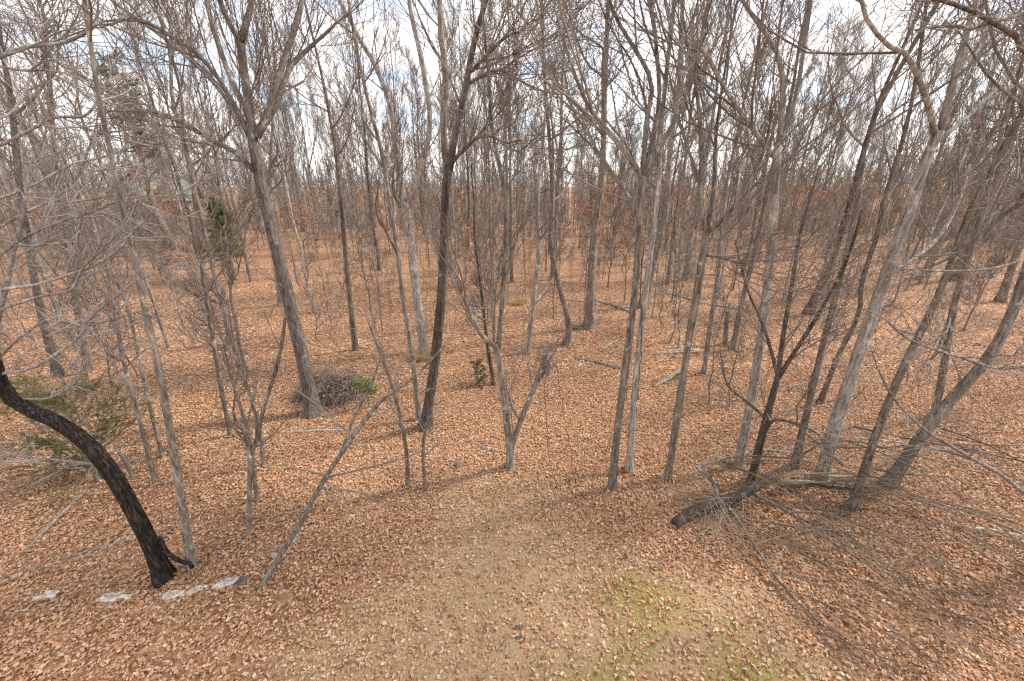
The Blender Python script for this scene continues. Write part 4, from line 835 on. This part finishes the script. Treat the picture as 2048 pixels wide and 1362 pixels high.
def put(protos, y0, y1, dmin, s0, s1, clear=True, gap=False):
    pool = [k for k, (_, c) in enumerate(protos) for _ in range(c)]; rng.shuffle(pool); used = set()
    for k in pool:
        src = protos[k][0]; o = src if k not in used else copy_tree(src); used.add(k)
        x, y = spot(y0, y1, dmin, clear, gap and src['group'].split(', ')[-1] not in ('slim poles', 'crooked thin')); s = rng.uniform(s0, s1)
        o.location = (x, y, float(gh(x, y))); o.rotation_euler = (0, 0, rng.uniform(0, 6.28)); o.scale = (s, s, s * rng.uniform(.92, 1.1))
put([p_ for k, p_ in enumerate(PR) if k in (2, 6)], 13, 52, 1.2, .7, 1.1, gap=False)
put([p_ for k, p_ in enumerate(PR) if k not in (2, 6)], 20, 88, 1.6, .75, 1.12, gap=True)
put(SP_, 8.5, 46, .6, .7, 1.3)
put(BL, 24, 75, 1.6, .75, 1.2, False)
# a beech that carries its leaves in plain view
b0 = copy_tree(BL[1][0]); g = G(1196, 560); b0.location = g; b0.scale = (.95, .95, .95); b0.rotation_euler = (0, 0, 1.0); del b0['group']; b0['label'] = 'leafy orange beech close behind the sturdy dark trunk'
b1 = copy_tree(BL[0][0]); g = G(950, 545); b1.location = g; b1.rotation_euler = (0, 0, 2.2); del b1['group']; b1['label'] = 'small orange leaved beech behind the twin-stemmed dark tree'

# ------------------------------------------------------------------ the wood beyond and the brush between the trees, each one mass
rng = np.random.default_rng(99); acc = Acc()
nf_ = 430; yy = np.sqrt(rng.uniform(80 ** 2, 230 ** 2, nf_)); xx = rng.uniform(-1, 1, nf_) * (1.3 * yy + 8); zz = gh(xx, yy); Hh = rng.uniform(13, 21, nf_)
def stems(xx, yy, zz, Hh, k, wob):
    n_ = len(xx); P = np.stack([xx, yy, zz - .2], 1)[:, None] + np.concatenate([np.cumsum(rng.normal(0, wob, (n_, k, 2)), 1), np.zeros((n_, k, 1))], 2)
    P[:, :, 2] += Hh[:, None] * np.linspace(0, 1, k)[None]; return P
P = stems(xx, yy, zz, Hh, 6, .22); R = rng.uniform(.10, .25, nf_)[:, None] * np.linspace(1, .2, 6)[None]; acc.add(*tubes(P, R, 4))
C1, R1 = grow(P, R, 13, .2, .98, 4.8, 1.8, .6, 3, .15, .12, .04, .5, rng); acc.add(*tubes(C1, R1, 3)); C2, R2 = grow(C1, R1, 5, .2, .98, 2.1, 1.1, .6, 2, .1, .12, .026, .6, rng, .036); acc.add(*tubes(C2, R2, 3))
nf_ = 1700; yy = np.sqrt(rng.uniform(66 ** 2, 140 ** 2, nf_)); xx = rng.uniform(-1, 1, nf_) * (1.3 * yy + 8); P = stems(xx, yy, gh(xx, yy), rng.uniform(3, 9, nf_), 4, .2); R = rng.uniform(.03, .08, nf_)[:, None] * np.linspace(1, .4, 4)[None]; acc.add(*tubes(P, R, 3))
C1, R1 = grow(P, R, 8, .1, .98, 2.2, 1.0, .8, 2, .08, .15, .024, .6, rng); acc.add(*tubes(C1, R1, 3))
nf_ = 420; y2 = np.sqrt(rng.uniform(52 ** 2, 95 ** 2, nf_)); x2 = rng.uniform(-1, 1, nf_) * (1.3 * y2 + 6); P2 = stems(x2, y2, gh(x2, y2), rng.uniform(8, 17, nf_), 6, .16); R = rng.uniform(.045, .10, nf_)[:, None] * np.linspace(1, .2, 6)[None]; acc.add(*tubes(P2, R, 4))
D1, R1 = grow(P2, R, 11, .2, .98, 3.4, 1.4, .55, 3, .14, .12, .016, .5, rng); acc.add(*tubes(D1, R1, 3)); D2, R2 = grow(D1, R1, 4, .2, .98, 1.5, .8, .55, 2, .1, .12, .011, .6, rng, .02); acc.add(*tubes(D2, R2, 3))
nf_ = 1700; y2 = np.sqrt(rng.uniform(130 ** 2, 300 ** 2, nf_)); x2 = rng.uniform(-1, 1, nf_) * (1.3 * y2 + 8); P2 = stems(x2, y2, gh(x2, y2), rng.uniform(5, 15, nf_), 4, .3); R = rng.uniform(.08, .2, nf_)[:, None] * np.linspace(1, .4, 4)[None]; acc.add(*tubes(P2, R, 3))
D1, R1 = grow(P2, R, 10, .08, .98, 4.0, 1.8, .7, 2, .12, .15, .06, .6, rng); acc.add(*tubes(D1, R1, 3))
V, F = acc.get(); o = link('woodland', mesh_np('woodland', V, F, M['twig_grey'])); tag(o, 'far bare woodland closing the view behind the nearer trees', 'woodland', None, 'stuff')
nl = 2200; j = rng.integers(0, len(C1), nl); v, f, c = leaf_quads(C1[j, -1] * [1, 1, .8] + rng.normal(0, .5, (nl, 3)), .42, rng, 1.2, np.array([(.50, .27, .14), (.44, .22, .11)]), np.array([.5, .5]))
link('leaves', mesh_np('leaves', v, f, M['deadleaf'], False, c), o)
acc = Acc(); nf_ = 1700; yy = rng.uniform(11, 62, nf_ * 2); xx = rng.uniform(-1, 1, nf_ * 2) * (1.3 * yy + 4); m_ = ~((yy < 13) & (xx > -5) & (xx < 5)); xx, yy = xx[m_][:nf_], yy[m_][:nf_]
sz = rng.uniform(.6, 2.2, len(xx)) * np.clip(.7 + yy / 45, .8, 2); P = stems(xx, yy, gh(xx, yy), 1.5 * sz, 5, .09); rk = np.clip(yy / 30, .6, 2.2)[:, None]; R = .008 * rk * np.linspace(1, .5, 5)[None]; acc.add(*tubes(P, R, 3))
C1, R1 = grow(P, R, 5, .15, .98, 1.1, .6, .65, 4, .06, .15, .0035, .7, rng); acc.add(*tubes(C1, R1, 3)); C2, R2 = grow(C1, R1, 3, .2, .98, .45, .3, .7, 2, .04, .15, .003, .8, rng); R2 *= np.repeat(np.repeat(rk, 5), 3)[:, None]; acc.add(*tubes(C2, R2, 3))
V, F = acc.get(); o = link('undergrowth', mesh_np('undergrowth', V, F, M['twig'])); tag(o, 'thin bare brush growing up through the leaves between the trees', 'undergrowth', None, 'stuff')

rng = np.random.default_rng(5); B_ = []
for o in [o for o in bpy.data.objects if o.parent is None and o.type == 'EMPTY' and o.name.split('.')[0] in ('bare_tree', 'sapling') and 3 < o.location.y < 24]:
    n_ = 90 if o.name.startswith('bare') else 35; a = rng.uniform(0, 6.28, n_); d = .06 + np.abs(rng.normal(0, .22, n_)); x, y = o.location.x + d * np.cos(a), o.location.y + d * np.sin(a)
    B_.append(np.stack([x, y, gh(x, y) + .02 + np.clip(.10 - .3 * d, 0, .1) * rng.random(n_)], 1))
v, f, c = leaf_quads(np.concatenate(B_), .085, rng, .5); tag(link('leaf_drifts', mesh_np('leaf_drifts', v, f, M['leaf'], False, c)), 'dry leaves banked against the feet of the trees', 'leaves', None, 'stuff')

# ------------------------------------------------------------------ each tree of the wood named by the landmark it stands beyond
REF = [('massive oak', 'the massive oak'), ('dark barked tree with twin', 'the twin-stemmed dark tree'), ('pale grey tree forking', 'the low-forked pale tree'), ('small tree forking near', 'the vine-tangled small tree'),
       ('curved grey tree with a wide', 'the vase-shaped tree'), ('mossy grey tree', 'the mossy seamed tree'), ('tall ash-grey', 'the ash-grey trunk'), ('blackish small', 'the blackish wiry tree'),
       ('large pale furrowed', 'the large pale trunk'), ('slanting brown', 'the slanting brown trunk'), ('heavy shaggy', 'the bowed shaggy trunk'), ('straight trunk with furrowed', 'the furrowed trunk'), ('black barked tree', 'the black bowed tree'),
       ('young tree with a sawn', 'the stub-armed young tree'), ('leaning pole with', 'the leaning pole'), ('sturdy dark trunk beside', 'the sturdy dark trunk'), ('double curved', 'the double curved trunk'), ('straggly sapling', 'the straggly sapling'),
       ('upright thin trunk past', 'the thin trunk past the brush pile'), ('thick scarred', 'the scarred trunk')]
tops = [o for o in bpy.data.objects if o.parent is None and o.type == 'EMPTY' and 'label' in o]
refs = []
for key, ph in REF:
    o = next(o for o in tops if o['label'].startswith(key)); refs.append((math.atan2(o.location.x, o.location.y), o.location.y, ph))
SHORT = {'straight grey': 'tall straight grey tree', 'forked brown': 'tall forked brown tree', 'slim poles': 'slim pole-like grey tree', 'leaning': 'leaning brown tree', 'pale forked': 'pale low-forked tree', 'dark broad': 'dark broad-crowned tree',
         'crooked thin': 'crooked thin brown tree', 'pale slender': 'pale slender high-stemmed tree', 'thick old': 'thick old heavy-limbed tree', 'brown': 'many-twigged brown sapling', 'grey bent': 'knee-bent grey sapling', 'whips': 'whip-thin upright sapling',
         'small': 'small rust-leaved beech', 'tall': 'taller orange-leaved beech'}
for o in tops:
    if 'group' not in o or ', ' not in o['group']: continue
    g0, k = o['group'].rsplit(', ', 1); az = math.atan2(o.location.x, o.location.y)
    c = [r_ for r_ in refs if r_[1] < o.location.y - 1.5] or refs; r_ = min(c, key=lambda q_: abs(q_[0] - az)); dd = o.location.y - r_[1]
    o['label'] = SHORT[k] + (', close beyond ' if dd < 16 else ', well beyond ' if dd < 40 else ', far off beyond ') + r_[2]
